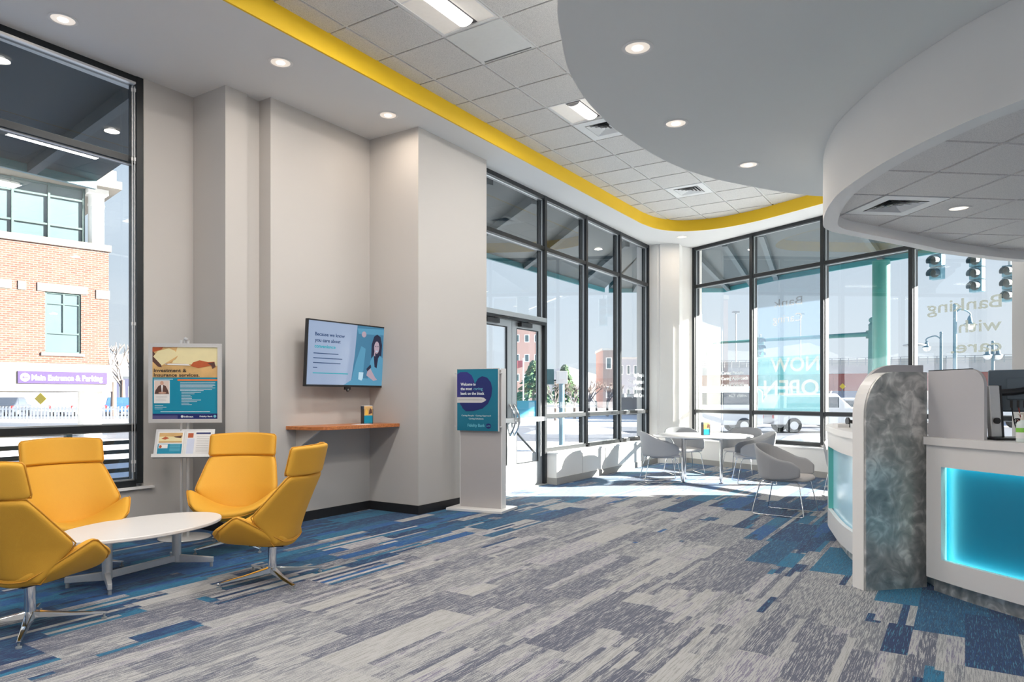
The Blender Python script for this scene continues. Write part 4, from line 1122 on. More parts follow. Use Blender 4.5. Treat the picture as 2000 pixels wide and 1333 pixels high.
def tub(loc, face, label):
    c = copy_tree(tc0); c.location = (loc[0], loc[1], 0); c.rotation_euler = (0, 0, math.atan2(face[1], face[0])); c['label'] = label
tub((2.98, 12.15), (.1, -1), 'grey tub chair behind the round table, next to the white corner column')
tub((3.72, 10.80), (-1, .15), 'grey tub chair at the right side of the round table, facing it')
tub((3.95, 12.05), (-.6, -.8), 'grey tub chair behind the round table, against the low wall under the far windows')
tub((3.11, 7.98), (.78, -.63), 'grey tub chair standing alone in the open floor left of the reception desk')
tub((4.42, 9.15), (-.2, -1), 'tub chair mostly hidden behind the reception desk, only one leg showing')
h2 = copy_tree(h1); h2.location = (3.02, 10.95, .727); h2.rotation_euler = (0, 0, .2); h2['label'] = 'brochure holder on the white round table'

# ================================================================== RECEPTION DESK
rd = empty('reception_desk', (0, 0, 0), 0, 'curved white reception desk with glowing teal panels and swirled metal kick plate', 'reception desk')
# outer plan line from the near right side round to the far nose
near = [Vector(p) for p in ((4.3, 2.3, 0), (3.75, 2.75, 0), (3.35, 3.35, 0), (3.12, 3.8, 0), (3.0, 4.15, 0), (2.90, 4.48, 0), (2.835, 4.80, 0))]
near = spline(near, 6)
far = spline([(2.56, 4.95), (2.60, 5.2), (2.66, 5.5), (2.74, 5.85), (2.88, 6.30), (3.06, 6.80), (3.30, 7.18), (3.75, 7.48), (4.6, 7.85)], 6)
def wall_strip(P, z0, z1, th, side):
    mb = MB(); I = offset_path(P, th*side); k = len(P)
    g = [[a+up*z0, a+up*z1, b_+up*z1, b_+up*z0, a+up*z0] for a, b_ in zip(P, I)]
    mb.grid(g, smooth=True); 
    a, b_ = P[0], I[0]; mb.add([a+up*z0, a+up*z1, b_+up*z1, b_+up*z0], [(0, 1, 2, 3)])
    a, b_ = P[-1], I[-1]; mb.add([a+up*z0, a+up*z1, b_+up*z1, b_+up*z0], [(3, 2, 1, 0)])
    return mb
def finish(mb, name, m, par):
    o = mb.build(name, m, par, weld=True); md = o.modifiers.new('e', 'EDGE_SPLIT'); md.split_angle = .5; return o
def seg(P, y0, y1, x=False):
    return [p for p in P if y0 <= p.y <= y1]
def insert(P, y):   # resample so a vertex sits at ordinate y
    out = []
    for a, b_ in zip(P, P[1:]):
        out.append(a)
        if (a.y-y)*(b_.y-y) < 0: out.append(a.lerp(b_, (y-a.y)/(b_.y-a.y)))
    return out+[P[-1]]
for side_, P, ya_, yb_, za, zb, side in (('near', near, 3.15, 4.675, .24, .86, -1), ('far', far, 5.25, 6.66, .27, .86, -1)):
    P = insert(insert(P, ya_), yb_)
    zt = 1.005
    mid = seg(P, ya_-1e-4, yb_+1e-4); A_ = [p for p in P if p.y <= ya_+1e-4] if P is not None else []
    B_ = [p for p in P if p.y >= yb_-1e-4]
    fm = MB()
    for Q_, z0, z1 in ((A_, .10, zt), (B_, .10, zt), (mid, .10, za), (mid, zb, zt)):
        if len(Q_) > 1:
            s_ = wall_strip(Q_, z0, z1, .035, side); fm.add(s_.v, s_.f, True)
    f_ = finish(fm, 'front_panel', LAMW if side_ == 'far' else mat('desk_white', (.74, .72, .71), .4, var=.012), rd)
    if side_ == 'near':
        wide = [p for p in P if ya_-.06 <= p.y <= yb_+.06]
        wide = [P0 for P0 in wide]
        d0 = (wide[1]-wide[0]).normalized(); d1 = (wide[-1]-wide[-2]).normalized()
        wide = [wide[0]-d0*.02]+wide+[wide[-1]+d1*max(.0, .05-(wide[-1].y-yb_))]
        gp = offset_path(wide, .085*side); s_ = wall_strip(gp, za-.06, zb+.06, .01, side); finish(s_, 'light_panel', TEALL, rd)
        LO = offset_path(wide, .044*side)
        for zz_ in (zb+.022, za-.022):
            led = MB(); led.tube([p+up*zz_ for p in LO], .006, 6); led.build('led_strip', LEDT, rd)
        pv = LO[-1]-d1*.018
        led = MB(); led.tube([pv+up*(za-.02), pv+up*(zb+.02)], .006, 6); led.build('led_strip', LEDT, rd)
        A0 = offset_path(wide, .036*side); A1_ = offset_path(wide, .088*side)
        for q_ in (0, -1):
            dd = (d0 if q_ == 0 else -d1)*.006
            m_e = MB(); m_e.hexa([A0[q_]+up*(za-.06), A1_[q_]+up*(za-.06), A1_[q_]+dd+up*(za-.06), A0[q_]+dd+up*(za-.06), A0[q_]+up*(zb+.06), A1_[q_]+up*(zb+.06), A1_[q_]+dd+up*(zb+.06), A0[q_]+dd+up*(zb+.06)]); m_e.build('recess_side', LAMW, rd)
        for zz_ in (za-.055, zb+.05):
            m_e = MB(); g_ = [[a_+up*zz_, b_2+up*zz_, b_2+up*(zz_+.005), a_+up*(zz_+.005), a_+up*zz_] for a_, b_2 in zip(A0, A1_)]; m_e.grid(g_, smooth=False); m_e.build('recess_side', LAMW, rd)
    else:
        s_ = wall_strip(offset_path(mid, .045*side), za-.04, zb+.04, .01, side); finish(s_, 'light_panel', FROST, rd)
        e0 = offset_path(mid, .002*side); e1 = offset_path(mid, .045*side)
        for q in (0, -1):
            d_ = (mid[1]-mid[0]).normalized()*(1 if q == 0 else -1)*.006
            edge = MB(); edge.hexa([e0[q]+up*za, e1[q]+up*za, e1[q]+d_+up*za, e0[q]+d_+up*za, e0[q]+up*zb, e1[q]+up*zb, e1[q]+d_+up*zb, e0[q]+d_+up*zb])
            edge.build('acrylic_edge', mat('acrylic_edge_teal', (.12, .50, .46), .3), rd)
    kk = wall_strip(offset_path(P, .06*side), 0, .13, .02, side); finish(kk, 'kick_plate', SWIRL, rd)
    # countertop
    outl = offset_path(P, -.022*side); inn = offset_path(P, (.42)*side)
    cm_ = MB(); g = [[a+up*1.003, a+up*1.055, b_+up*1.055, b_+up*1.003, a+up*1.003] for a, b_ in zip(outl, inn)]
    cm_.grid(g, smooth=True); cm_.add([outl[0]+up*1.003, outl[0]+up*1.055, inn[0]+up*1.055, inn[0]+up*1.003], [(0, 1, 2, 3)]); cm_.add([outl[-1]+up*1.003, outl[-1]+up*1.055, inn[-1]+up*1.055, inn[-1]+up*1.003], [(3, 2, 1, 0)])
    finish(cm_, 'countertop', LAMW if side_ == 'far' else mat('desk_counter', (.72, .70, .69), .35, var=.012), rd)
    bk = wall_strip(offset_path(P, .40*side), 0, 1.003, .02, side); finish(bk, 'rear_panel', LAMW, rd)
ep = MB(); ep.prism([(2.86, 4.82), (3.26, 4.88), (3.26, 4.90), (2.86, 4.84)], .12, 1.003); ep.build('end_panel', LAMW, rd)
# pier: white core, metal face, raised cap behind
pa = Vector((2.415, 4.79, 0)); pd = (Vector((2.86, 4.888, 0))-pa); PWD = pd.length+.035; pd.normalize(); pn_ = Vector((pd.y, -pd.x, 0))  # towards the camera
if pn_.y > 0: pn_ = -pn_
def arcprof(w_, h, rx, rz, z0=0.0, n=12, right=0.0):
    P = [(0, z0)]+[(rx-rx*math.cos(t*PI/2/n), h-rz+rz*math.sin(t*PI/2/n)) for t in range(n+1)]
    P += [(w_, h), (w_, z0)] if not right else [(w_-right+right*math.sin(t*PI/2/n), h-right+right*math.cos(t*PI/2/n)) for t in range(n+1)]+[(w_, z0)]
    return P
def slab_of(prof, o_, d_, n__, th): return MB().extr([o_+d_*x+up*z for x, z in prof], n__*th)
mp_ = slab_of(arcprof(PWD, 1.50, .21, .30), pa+pn_*.004, pd, -pn_, .018); finish(mp_, 'metal_pier_face', SWIRL, rd)
core = slab_of(arcprof(PWD-.02, 1.497, .21, .30), pa-pn_*.015-pd*.004, pd, -pn_, .11); finish(core, 'pier_core', LAMW, rd)
cap = slab_of(arcprof(.50, 1.565, .26, .17, 1.0), Vector((2.60, 5.16, 0)), pd, -pn_, .035); finish(cap, 'far_privacy_screen', LAMG, rd)
# grey privacy screen above the near counter
g0 = Vector((2.885, 4.86, 0)); g1 = Vector((2.962, 4.40, 0)); gd = (g1-g0); GL = gd.length; gd.normalize(); gn = Vector((gd.y, -gd.x, 0))
scn = slab_of(arcprof(GL, 1.505, .002, .002, 1.055, right=.11), g0, gd, -gn if gn.x < 0 else gn, .022); finish(scn, 'near_privacy_screen', LAMG, rd)
tr_ = MB(); tr_.extr([g0+up*1.505, g0+gd*(GL-.11)+up*1.505, g0+gd*(GL-.11)+up*1.511, g0+up*1.511], Vector((.022, 0, 0))); tr_.build('screen_top_trim', BLACKP, rd)
rebase(rd, (3.0, 5.0, 0))

# monitor on the near counter
mo = empty('computer_monitor', (0, 0, 0), 0, 'black computer monitor seen from behind on its silver stand on the reception counter', 'monitor')
mb_ = Vector((3.235, 4.50, 1.055)); 
b = MB(); b.box(-.20, .16, -.11, .10, 0, .014, lambda a, c, z: mb_+Vector((a, c, z))); b.build('base', BLACKP, mo, bevel=.004)
b = MB(); fr_ = lambda a, c, z: mb_+Vector((-.135+a+(z*-.06), c, z))
b.box(-.035, .035, -.02, .02, .014, .345, fr_); b.build('stand', ALU, mo, bevel=.006)
b = MB(); b.box(.035, .047, -.02, .03, .014, .345, fr_); b.build('stand_edge', BLACKP, mo)
b = MB(); b.cyl(fr_(-.0, -.021, .12), fr_(-.0, -.034, .12), .020, n=20); b.build('cable_clip', BLACKP, mo)
sxv = Vector((.80, -.60, 0)).normalized(); frM = plane_frame(mb_+Vector((.0, .09, .175)), sxv, (0, .0, 1))
b = MB(); b.box(-.10, .42, 0, .275, -.022, 0, frM)
ms = b.build('screen_case', mat('monitor_back', (.09, .13, .17), .3, spec=.6), mo, bevel=.01)
b = MB(); b.box(.0, .24, .08, .22, 0, .012, frM); b.build('rear_housing', mat('monitor_back', (.05, .06, .08)), mo, bevel=.008)
b = MB(); b.tube([fr_(.03, .0, .30), mb_+Vector((.0, .02, .305)), frM(.10, .14, .018)], .022, 10); b.build('arm', BLACKP, mo)
b = MB()
for k in range(5): b.box(.02+k*.035, .034+k*.035, .028, .075, 0, .014, frM)
b.build('plug', BLACKP, mo)
for k in range(4):
    p0 = frM(.03+k*.035, .03, .007); c_ = MB(); c_.tube(spline([p0, p0+Vector((.01, -.01, -.10)), mb_+Vector((.05-.01*k, .04, .13)), mb_+Vector((.05, .05, .03))], 6), .0035, 6); c_.build('cable', BLACKP if k != 1 else mat('red_cable', (.45, .08, .06), .5), mo)
rebase(mo, mb_)
# desk phone and dark clutter beside the monitor
ph = empty('desk_telephone', (0, 0, 0), 0, 'black desk telephone between the grey privacy screen and the monitor stand', 'telephone')
pb = Vector((3.03, 4.70, 1.055))
b = MB(); b.hexa([pb+Vector(q) for q in ((-.05, -.07, 0), (.05, -.07, 0), (.05, .07, 0), (-.05, .07, 0), (-.05, -.07, .03), (.05, -.07, .03), (.05, .07, .11), (-.05, .07, .11))]); b.build('body', BLACKP, ph, weld=True, bevel=.006)
b = MB(); b.tube([pb+Vector(q) for q in ((-.045, .065, .13), (-.04, .03, .135), (-.04, -.02, .105), (-.045, -.06, .06))], [.02, .013, .013, .02], 10); b.build('handset', BLACKP, ph)
rebase(ph, pb)
wa = empty('desk_webcam', (0, 0, 0), 0, 'small black wedge shaped device on the counter right of the monitor stand', 'device')
wb = Vector((3.37, 4.42, 1.055))
b = MB(); b.extr([wb+Vector(q) for q in ((-.05, 0, 0), (.06, 0, 0), (.035, 0, .095), (.005, 0, .10))], (0, .05, 0)); b.build('body', BLACKP, wa); rebase(wa, wb)
# hand sanitiser
hs = empty('sanitizer_bottle', (3.075, 4.22, 1.055), 0, 'clear hand sanitizer pump bottle with a green label at the counter beside the monitor', 'bottle')
CLR = mat('clear_plastic', (.72, .80, .78), .1, spec=.6); LIME = mat('lime_label', (.25, .62, .08), .5)
b = MB(); b.lathe([(.001, 0), (.033, 0), (.036, .006), (.036, .105), (.030, .122), (.014, .130), (.013, .136), (.001, .136)], n=28); b.build('bottle', CLR, hs)
b = MB(); b.cyl((0, 0, .024), (0, 0, .060), .0366, n=28, cap=False); b.build('label', WHITEP, hs)
b = MB(); b.cyl((0, 0, .06), (0, 0, .086), .0366, n=28, cap=False); b.build('green_label', LIME, hs)
b = MB(); b.cyl((0, 0, .134), (0, 0, .150), .014, n=16); b.cyl((0, 0, .15), (0, 0, .168), .005, n=10); b.cyl((0, 0, .166), (0, 0, .178), .011, n=14); b.tube([(0, 0, .172), (-.03, -.012, .172), (-.036, -.014, .164)], .005, 8); b.build('pump', mat('pump_cream', (.75, .68, .60), .4), hs)
# payment terminal on the far counter
pt_ = empty('card_terminal', (0, 0, 0), 0, 'small black and white device on the far white counter behind the metal pier', 'device')
tb = Vector((2.98, 6.25, 1.055))
b = MB(); b.box(-.10, .0, -.05, .05, 0, .03, lambda a, c, z: tb+Vector((a, c, z))); b.build('pad', WHITEP, pt_)
b = MB(); b.cyl(tb+Vector((0, -.02, .055)), tb+Vector((.09, -.02, .045)), .016, n=16); b.cyl(tb+Vector((-.005, -.02, .055)), tb+Vector((.01, -.02, .055)), .035, n=20); b.box(.0, .02, -.03, -.01, 0, .04, lambda a, c, z: tb+Vector((a, c, z))); b.build('reader', BLACKP, pt_)
rebase(pt_, tb)

# banner inside the far window
bn = empty('hanging_banner', (0, 0, 0), 0, 'translucent blue and teal NOW OPEN banner hung in the second far window, seen from behind', 'banner')
fb = plane_frame(R(0, -.09), D2)
BLUEV = glass_mat('banner_blue', refl=.3, film=(0.13, 0.19, 0.27), filmfac=.2); TEALV = glass_mat('banner_teal', refl=.3, film=(0.03, 0.16, 0.19), filmfac=.30)
PALEV = glass_mat('banner_pale', refl=.3, film=(0.38, 0.34, 0.32), filmfac=.4)
t0b, t1b = -8.90, -7.56
b = MB(); b.box(t0b, t1b, 2.05, 3.50, 0, .002, fb); up_ = b.build('upper_film', BLUEV, bn)
b = MB(); b.box(t0b, t1b, 1.075, 2.05, 0, .002, fb); lo_ = b.build('lower_film', TEALV, bn)
text('NOW', fb, -7.62, 1.78, .24, 1.0, PALEV, bn, lift=.004, mirror=True, bold=.02)
text('OPEN', fb, -7.62, 1.36, .26, 1.15, PALEV, bn, lift=.004, mirror=True, bold=.02)
text('Caring', fb, -7.95, 2.66, .14, .62, PALEV, bn, lift=.004, mirror=True)
text('Bank', fb, -7.95, 2.95, .14, .60, PALEV, bn, lift=.004, mirror=True)
rebase(bn, R(-8.2, -.09, 1.075))
# ================================================================== OUTDOORS
ZG = -0.25
def FX(px, y): return (px-1000.0)/1370.0*y
g = MB(); g.prism([(-160, -30), (-160, 240), (220, 240), (220, -30)], ZG-.2, ZG); struct('ground', g, SNOW)
def road(name, poly, z=.012, m=ASPH):
    b = MB(); b.prism(poly, ZG, ZG+z); return struct(name, b, m)
road('road', [(-60, 31), (3, 24.5), (22, 24.5), (70, 24.0), (70, 36), (24, 36), (4, 36.5), (-60, 47)])
road('parking_lot', [(-60, 50), (-14, 50), (-20, 75), (-80, 78)])
road('sidewalk', [tuple(W(7, -5.7).xy), tuple(W(14.2, -5.7).xy), tuple(R(-11.4, -.6).xy), tuple(R(0, -.4).xy), tuple(R(0, -3.2).xy), tuple(R(-12.5, -4.0).xy), tuple(W(15.5, -9.2).xy), tuple(W(6, -9.2).xy)], .02, CONC)
hl = MB(); rnd = random.Random(3); k = 90; g0_ = []; g1_ = []
for i in range(k+1):
    a = PI*(1.08-1.16*i/k)*1.0; rr = 215
    px_ang = math.degrees(a)
    h = 5.5+2.2*math.sin(i*.7)+1.5*math.sin(i*1.9+1)+rnd.random()*1.4
    if a > math.radians(112): h += 8*min(1, (a-math.radians(112))/.12)
    if a < math.radians(64): h += 6.0*min(1, (math.radians(64)-a)/.25)
    g0_.append([Vector((rr*math.cos(a), rr*math.sin(a), ZG-1)), Vector(((rr+12)*math.cos(a), (rr+12)*math.sin(a), h*.7)), Vector(((rr+28)*math.cos(a), (rr+28)*math.sin(a), h+2)), Vector(((rr+70)*math.cos(a), (rr+70)*math.sin(a), ZG))])
hl.grid(g0_, smooth=False, flip=True); struct('distant_hill', hl, HILL)

# ---- canopies of this building
def canopy(label, inner, outer, zin, zout, nb):
    r = empty('canopy', (0, 0, 0), 0, label, 'canopy')
    b = MB(); k = len(inner)
    b.grid([[p+up*zin, q+up*zout] for p, q in zip(inner, outer)], smooth=False)
    b.grid([[p+up*(zin+.12), q+up*(zout+.34)] for p, q in zip(inner, outer)], smooth=False, flip=True)
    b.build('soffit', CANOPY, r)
    f = MB()
    ob = [q+(q-p).normalized()*.06 for p, q in zip(inner, outer)]
    f.grid([[q+up*(zout-.10), q+up*(zout+.36)] for q in outer], smooth=False); f.grid([[q+up*(zout-.10), q+up*(zout+.36)] for q in ob], smooth=False, flip=True)
    f.grid([[q+up*(zout-.10), w_+up*(zout-.10)] for q, w_ in zip(outer, ob)], smooth=False)
    for q, w_ in ((outer[0], ob[0]), (outer[-1], ob[-1])): f.add([q+up*(zout-.1), w_+up*(zout-.1), w_+up*(zout+.36), q+up*(zout+.36)], [(0, 1, 2, 3)])
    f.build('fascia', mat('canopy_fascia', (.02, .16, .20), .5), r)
    for i in range(nb):
        t = (i+.5)/nb*(k-1); j = min(int(t), k-2); u = t-j
        p = inner[j].lerp(inner[j+1], u); q = outer[j].lerp(outer[j+1], u)
        d = (q-p).normalized(); s_ = Vector((-d.y, d.x, 0))*.05
        m = MB(); m.hexa([p-s_+up*(zin-.16), q-s_+up*(zout-.10), q+s_+up*(zout-.10), p+s_+up*(zin-.16), p-s_+up*(zin+.001), q-s_+up*(zout+.001), q+s_+up*(zout+.001), p+s_+up*(zin+.001)])
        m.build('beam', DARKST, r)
    rebase(r, inner[0]+up*zin)
canopy('dark canopy outside the big left window', [W(-8, -6.84), W(-2, -6.84), W(4.59, -6.84)], [W(-8, -9.2), W(-2, -9.2), W(4.59, -9.2)], 4.50, 4.05, 9)
canopy('dark teal canopy outside the entrance windows', [W(6.9, -7.0), W(7.6, -5.66), W(10, -5.66), W(14.1, -5.70)], [W(6.9, -7.55), W(8, -7.60), W(11, -7.60), Vector((2.33, 17.6, 0))], 4.50, 4.05, 6)
canopy('dark teal canopy outside the far windows', [W(14.2, -5.75), R(-11.1, -.4), R(-9, -.28), R(-5, -.28), R(2, -.28)], [Vector((2.45, 17.65, 0)), Vector((5.3, 17.6, 0)), R(-10.6, -2.7), R(-5, -2.7), R(2, -2.7)], 4.50, 4.05, 9)
cp = MB(); c_ = Vector((FX(1721, 13.45), 13.45, 0)); cp.cyl(c_+up*ZG, c_+up*3.93, .155, n=28)
pc_ = empty('canopy_post', c_+up*ZG, 0, 'thick round teal post holding the canopy outside the far windows', 'post')
o = cp.build('shaft', TEALP, pc_); o.data.transform(Matrix.Translation(-(c_+up*ZG)))
b = MB(); b.cyl((0, 0, 0), (0, 0, .12), .22, n=28); b.build('base', TEALP, pc_)

# ---- railing outside the left window
rl = empty('guard_railing', (0, 0, 0), 0, 'dark metal guard railing with horizontal bars outside the big left window', 'railing')
b = MB()
for k in range(9): b.box(-6, 5.3, -8.02, -7.99, .79-k*.105, .835-k*.105, W)
b.build('bar', DARKST, rl)
b = MB(); b.box(-6, 5.3, -8.05, -7.96, .93, 1.0, W); b.build('top_rail', DARKST, rl)
for k in range(8):
    b = MB(); s = 5.25-1.55*k; b.box(s-.03, s+.03, -8.035, -7.975, ZG, .96, W); b.build('post', DARKST, rl)
rebase(rl, W(3, -8, ZG))

# ---- brick office building seen through the left window
bb = empty('brick_building', (0, 0, 0), 0, 'pale red brick office building with tall upper glazing and a purple Main Entrance & Parking sign', 'building')
B0 = Vector((-16.1, 28, 0)); bf = Vector((-.715, -.70, 0)).normalized(); bg_ = Vector((-.70, .715, 0)).normalized()
def BF(x, d, z): return B0+bf*x+bg_*d+up*z      # x from the corner, d into the building
uvf = lambda p: ((p-B0).dot(bf)+(p-B0).dot(bg_), p.z)
m = MB()
for (x0, x1, z0, z1) in ((0, .96, 2.59, 7.1), (.96, 2.15, 5.31, 7.1), (.96, 2.15, 2.59, 3.0), (2.15, 12, 2.59, 7.1)): m.box(x0, x1, 0, .4, z0, z1, BF)
m.box(0, .3, .4, 9, 2.59, 7.1, BF); m.box(.3, 12, 8.6, 9, 2.59, 7.1, BF)
m.build('brick_wall', BRICK, bb, uvf=uvf)
m = MB(); m.box(-.1, 12, -.12, 9, 1.53, 2.59, BF); m.box(-.08, 12.0, -.10, 9, 7.1, 7.35, BF); m.build('stone_band', LIMES, bb)
m = MB(); m.box(-.35, 12, -.5, 9.2, 9.55, 9.85, BF); m.box(-.2, 12, -.3, 9.1, 9.85, 10.3, BF); m.build('cornice', LIMES, bb)
m = MB(); m.box(.75, 2.40, -.04, .1, 5.31, 5.62, BF); m.box(-.03, .45, -.04, .1, 5.2, 5.55, BF); m.box(2.75, 3.0, -.04, .1, 5.30, 5.62, BF); m.box(3.2, 6, -.04, .1, 5.30, 5.62, BF); m.box(.85, 2.28, -.06, .1, 2.88, 3.0, BF); m.build('lintel', LIMES, bb)
w_ = MB(); 
for (x0, x1, z0, z1) in ((.96, 2.15, 3.0, 3.06), (.96, 2.15, 5.25, 5.31), (.96, 1.03, 3.06, 5.25), (2.08, 2.15, 3.06, 5.25), (1.03, 2.08, 3.72, 3.78), (1.50, 1.56, 3.78, 5.25), (1.03, 2.08, 4.85, 4.90)): w_.box(x0, x1, .05, .12, z0, z1, BF)
wf = w_.build('window', EXTF, bb)
m = MB(); m.box(1.03, 2.08, .10, .13, 3.06, 5.25, BF); m.build('pane', EXTW, wf)
# upper glazing
m = MB(); m.box(.75, 12, .5, .55, 7.35, 9.55, BF); m.build('upper_glazing', EXTW, bb)
m = MB()
for x in (.78, 1.95, 3.1, 4.3, 5.5, 6.7): m.box(x-.04, x+.04, .38, .5, 7.35, 9.55, BF)
for z in (7.38, 7.95, 9.05, 9.5): m.box(.75, 12, .40, .5, z-.035, z+.035, BF)
m.build('glazing_frame', EXTF, bb)
for k, z in ((0, 7.35), ):
    m = MB(); c = BF(.36, .34, 0); m.cyl(c+up*7.35, c+up*9.35, .28, n=24); m.box(.0, .72, -.02, .70, 9.35, 9.55, BF); m.cyl(c+up*8.9, c+up*8.98, .30, n=24); m.build('column', mat('white_column', (.82, .80, .76), .7), bb)
for x in (.55, 4.6, 8.6):
    m = MB(); c = BF(x, .45, 0); m.cyl(c+up*ZG, c+up*1.53, .42, n=24); m.build('column', MATS['white_column'], bb)
sg = MB(); sg.box(.10, 3.03, -.17, -.12, 1.82, 2.27, BF); so = sg.build('sign_board', PURPLE, bb)
frS = plane_frame(BF(3.03, -.17, 1.82), -bf)
text('Main Entrance & Parking', frS, .42, .12, .20, 2.35, WHITESIGN, so, lift=.004, bold=.03)
flat(ell(.22, .225, .15, .15), frS, .002, WHITESIGN, so, 'arrow_disc')
flat([(.12, .225), (.21, .31), (.25, .31), (.19, .245), (.32, .245), (.32, .205), (.19, .205), (.25, .14), (.21, .14)], frS, .005, PURPLE, so, 'arrow')
rebase(bb, B0+up*ZG)

# ---- cars
def car_body(L_, H_, kind):
    w_ = .88
    if kind == 'van': prof = [(-L_/2, .35), (-L_/2, H_*.93), (-L_/2+.15, H_), (L_*.22, H_), (L_*.36, H_*.62), (L_*.48, H_*.55), (L_/2, .50), (L_/2, .30)]
    elif kind == 'suv': prof = [(-L_/2, .35), (-L_/2, H_*.62), (-L_*.44, H_*.97), (-L_*.3, H_), (L_*.10, H_), (L_*.24, H_*.66), (L_*.46, H_*.56), (L_/2, .55), (L_/2, .32)]
    elif kind == 'bus': prof = [(-L_/2, .35), (-L_/2, H_), (L_/2-.1, H_), (L_/2, H_*.9), (L_/2, .35)]; w_ = 1.25
    else: prof = [(-L_/2, .35), (-L_/2, H_*.60), (-L_*.42, H_*.66), (-L_*.27, H_), (L_*.06, H_), (L_*.22, H_*.66), (L_*.46, H_*.56), (L_/2, .5), (L_/2, .30)]
    return prof, w_
def vehicle(loc, rz, kind, colr, label, group, L_=4.5, H_=1.5):
    r = empty({'van': 'delivery_van', 'bus': 'bus'}.get(kind, 'car'), (loc[0], loc[1], ZG+.012), rz, label, {'van': 'van', 'bus': 'bus'}.get(kind, 'car'), group)
    prof, w_ = car_body(L_, H_, kind)
    b = MB(); b.extr([(x, -w_, z) for x, z in prof], (0, 2*w_, 0)); b.build('body', mat('car_'+kind+'_'+colr[0], colr[1], .3, var=.02, coat=.4), r, weld=True, bevel=.06)
    b = MB(); zt = H_*.94; zb = H_*.64 if kind != 'bus' else H_*.45
    xr = {'van': (-L_*.44, L_*.24), 'suv': (-L_*.38, L_*.12), 'bus': (-L_*.46, L_*.46)}.get(kind, (-L_*.28, L_*.10))
    b.box(xr[0], xr[1], -w_-.012, -w_+.01, zb, zt*.97, None); b.box(xr[0], xr[1], w_-.01, w_+.012, zb, zt*.97, None); b.build('side_window', mat('car_glass', (.05, .07, .09), .08), r)
    for sx_ in (-1, 1):
        for sy in (-1, 1):
            wb_ = MB(); c = Vector((sx_*L_*.31, sy*(w_-.08), .32)); wb_.cyl(c-Vector((0, .12, 0)), c+Vector((0, .12, 0)), .33, n=20); wh = wb_.build('wheel', mat('tyre', (.03, .03, .03), .8), r)
            hb_ = MB(); hb_.cyl(c-Vector((0, .13, 0)), c+Vector((0, .13, 0)), .18, n=16); hb_.build('hubcap', ALU, wh)
    b = MB(); b.box(L_/2-.06, L_/2+.01, -w_+.08, -w_+.35, .58, .72, None); b.box(L_/2-.06, L_/2+.01, w_-.35, w_-.08, .58, .72, None); b.build('headlight', WHITEP, r)
    b = MB(); b.box(-L_/2-.01, -L_/2+.05, -w_+.03, -w_+.2, .62, .85, None); b.box(-L_/2-.01, -L_/2+.05, w_-.2, w_-.03, .62, .85, None); b.build('tail_light', mat('tail_red', (.6, .03, .03), .3), r)
    return r
WH = ('white', (.80, .80, .80)); SI = ('silver', (.50, .52, .55)); BL = ('blue', (.06, .14, .32)); DK = ('dark', (.05, .06, .08)); RD = ('red', (.50, .06, .05))
vehicle((8.6, 31), PI, 'van', WH, 'white van on the road behind the brochure holder, seen through the first far window', 'road traffic', 4.4, 1.9)
vehicle((13.5, 31), 0, 'suv', WH, 'white sport utility vehicle on the road, seen below the hanging banner', 'road traffic', 4.5, 1.7)
vehicle((17.6, 36), 0, 'sedan', SI, 'silver car on the road beside the far desk end', 'road traffic')
vehicle((FX(1435, 45), 45), .1, 'bus', ('blue_white', (.55, .66, .82)), 'blue and white bus in front of the bridge abutment', 'bus at the bridge', 6.5, 2.2)
vehicle((FX(1570, 41), 41), PI, 'sedan', RD, 'red car beyond the road below the hanging banner', 'road traffic')
vehicle((FX(1905, 36), 36), PI, 'suv', WH, 'white vehicle under the bridge behind the monitor', 'road traffic')
pk = [(-40.0, 56, DK, 'dark car farthest left in the parking lot under the brick building'), (-36.0, 57, SI, 'silver parked car second from the left under the brick building'), (-32.2, 58, BL, 'blue parked car under the brick building'),
      (-28.4, 59, WH, 'white parked car under the brick building near its round column'), (-24.5, 60, DK, 'dark parked car right of the brick building corner')]
for x, y, c, lb_ in pk: vehicle((x, y), 1.9, 'sedan', c, lb_, 'cars parked beyond the brick building')

# ---- white picket fence beyond the railing
pf = MB()
for k in range(95): pf.box(-34+k*.22, -33.9+k*.22, 44.0, 44.05, ZG, ZG+.95)
pf.box(-34, -13, 44.05, 44.1, ZG+.25, ZG+.33); pf.box(-34, -13, 44.05, 44.1, ZG+.75, ZG+.83)
tag(pf.build('picket_fence', mat('fence_white', (.72, .74, .78), .7)), 'white picket fence on the snow beyond the railing outside the left window', 'fence')

# ---- bridge
br = empty('highway_bridge', (0, 0, 0), 0, 'concrete highway bridge with railing over red steel girders beyond the far windows', 'bridge')
q0 = Vector((12.5, 51.5, 0)); q1 = Vector((52, 31.5, 0)); qd = (q1-q0).normalized(); qn = Vector((-qd.y, qd.x, 0)); QL = (q1-q0).length
def BQ(a, b_, z): return q0+qd*a+qn*b_+up*z
m = MB(); m.box(0, QL, -.3, 9, 2.85, 3.10, BQ); m.box(0, QL, -.3, 0, 3.10, 3.40, BQ); m.build('deck', CONC, br)
m = MB(); m.box(5, QL, .2, .6, 1.75, 2.85, BQ); m.box(5, QL, 6, 6.4, 1.75, 2.85, BQ)
for k in range(20): m.box(6+k*2, 6.08+k*2, .08, .2, 1.8, 2.85, BQ)
m.build('girder', REDST, br)
m = MB(); m.box(-3, 5, 0, 9, ZG, 2.85, BQ); m.build('abutment', BRICK2, br)
m = MB()
for k in range(int(QL/.5)): m.box(k*.5, k*.5+.05, -.2, -.14, 3.40, 3.85, BQ)
for z in (3.55, 3.7, 3.85): m.box(0, QL, -.2, -.14, z, z+.03, BQ)
m.build('railing', GREYST, br)
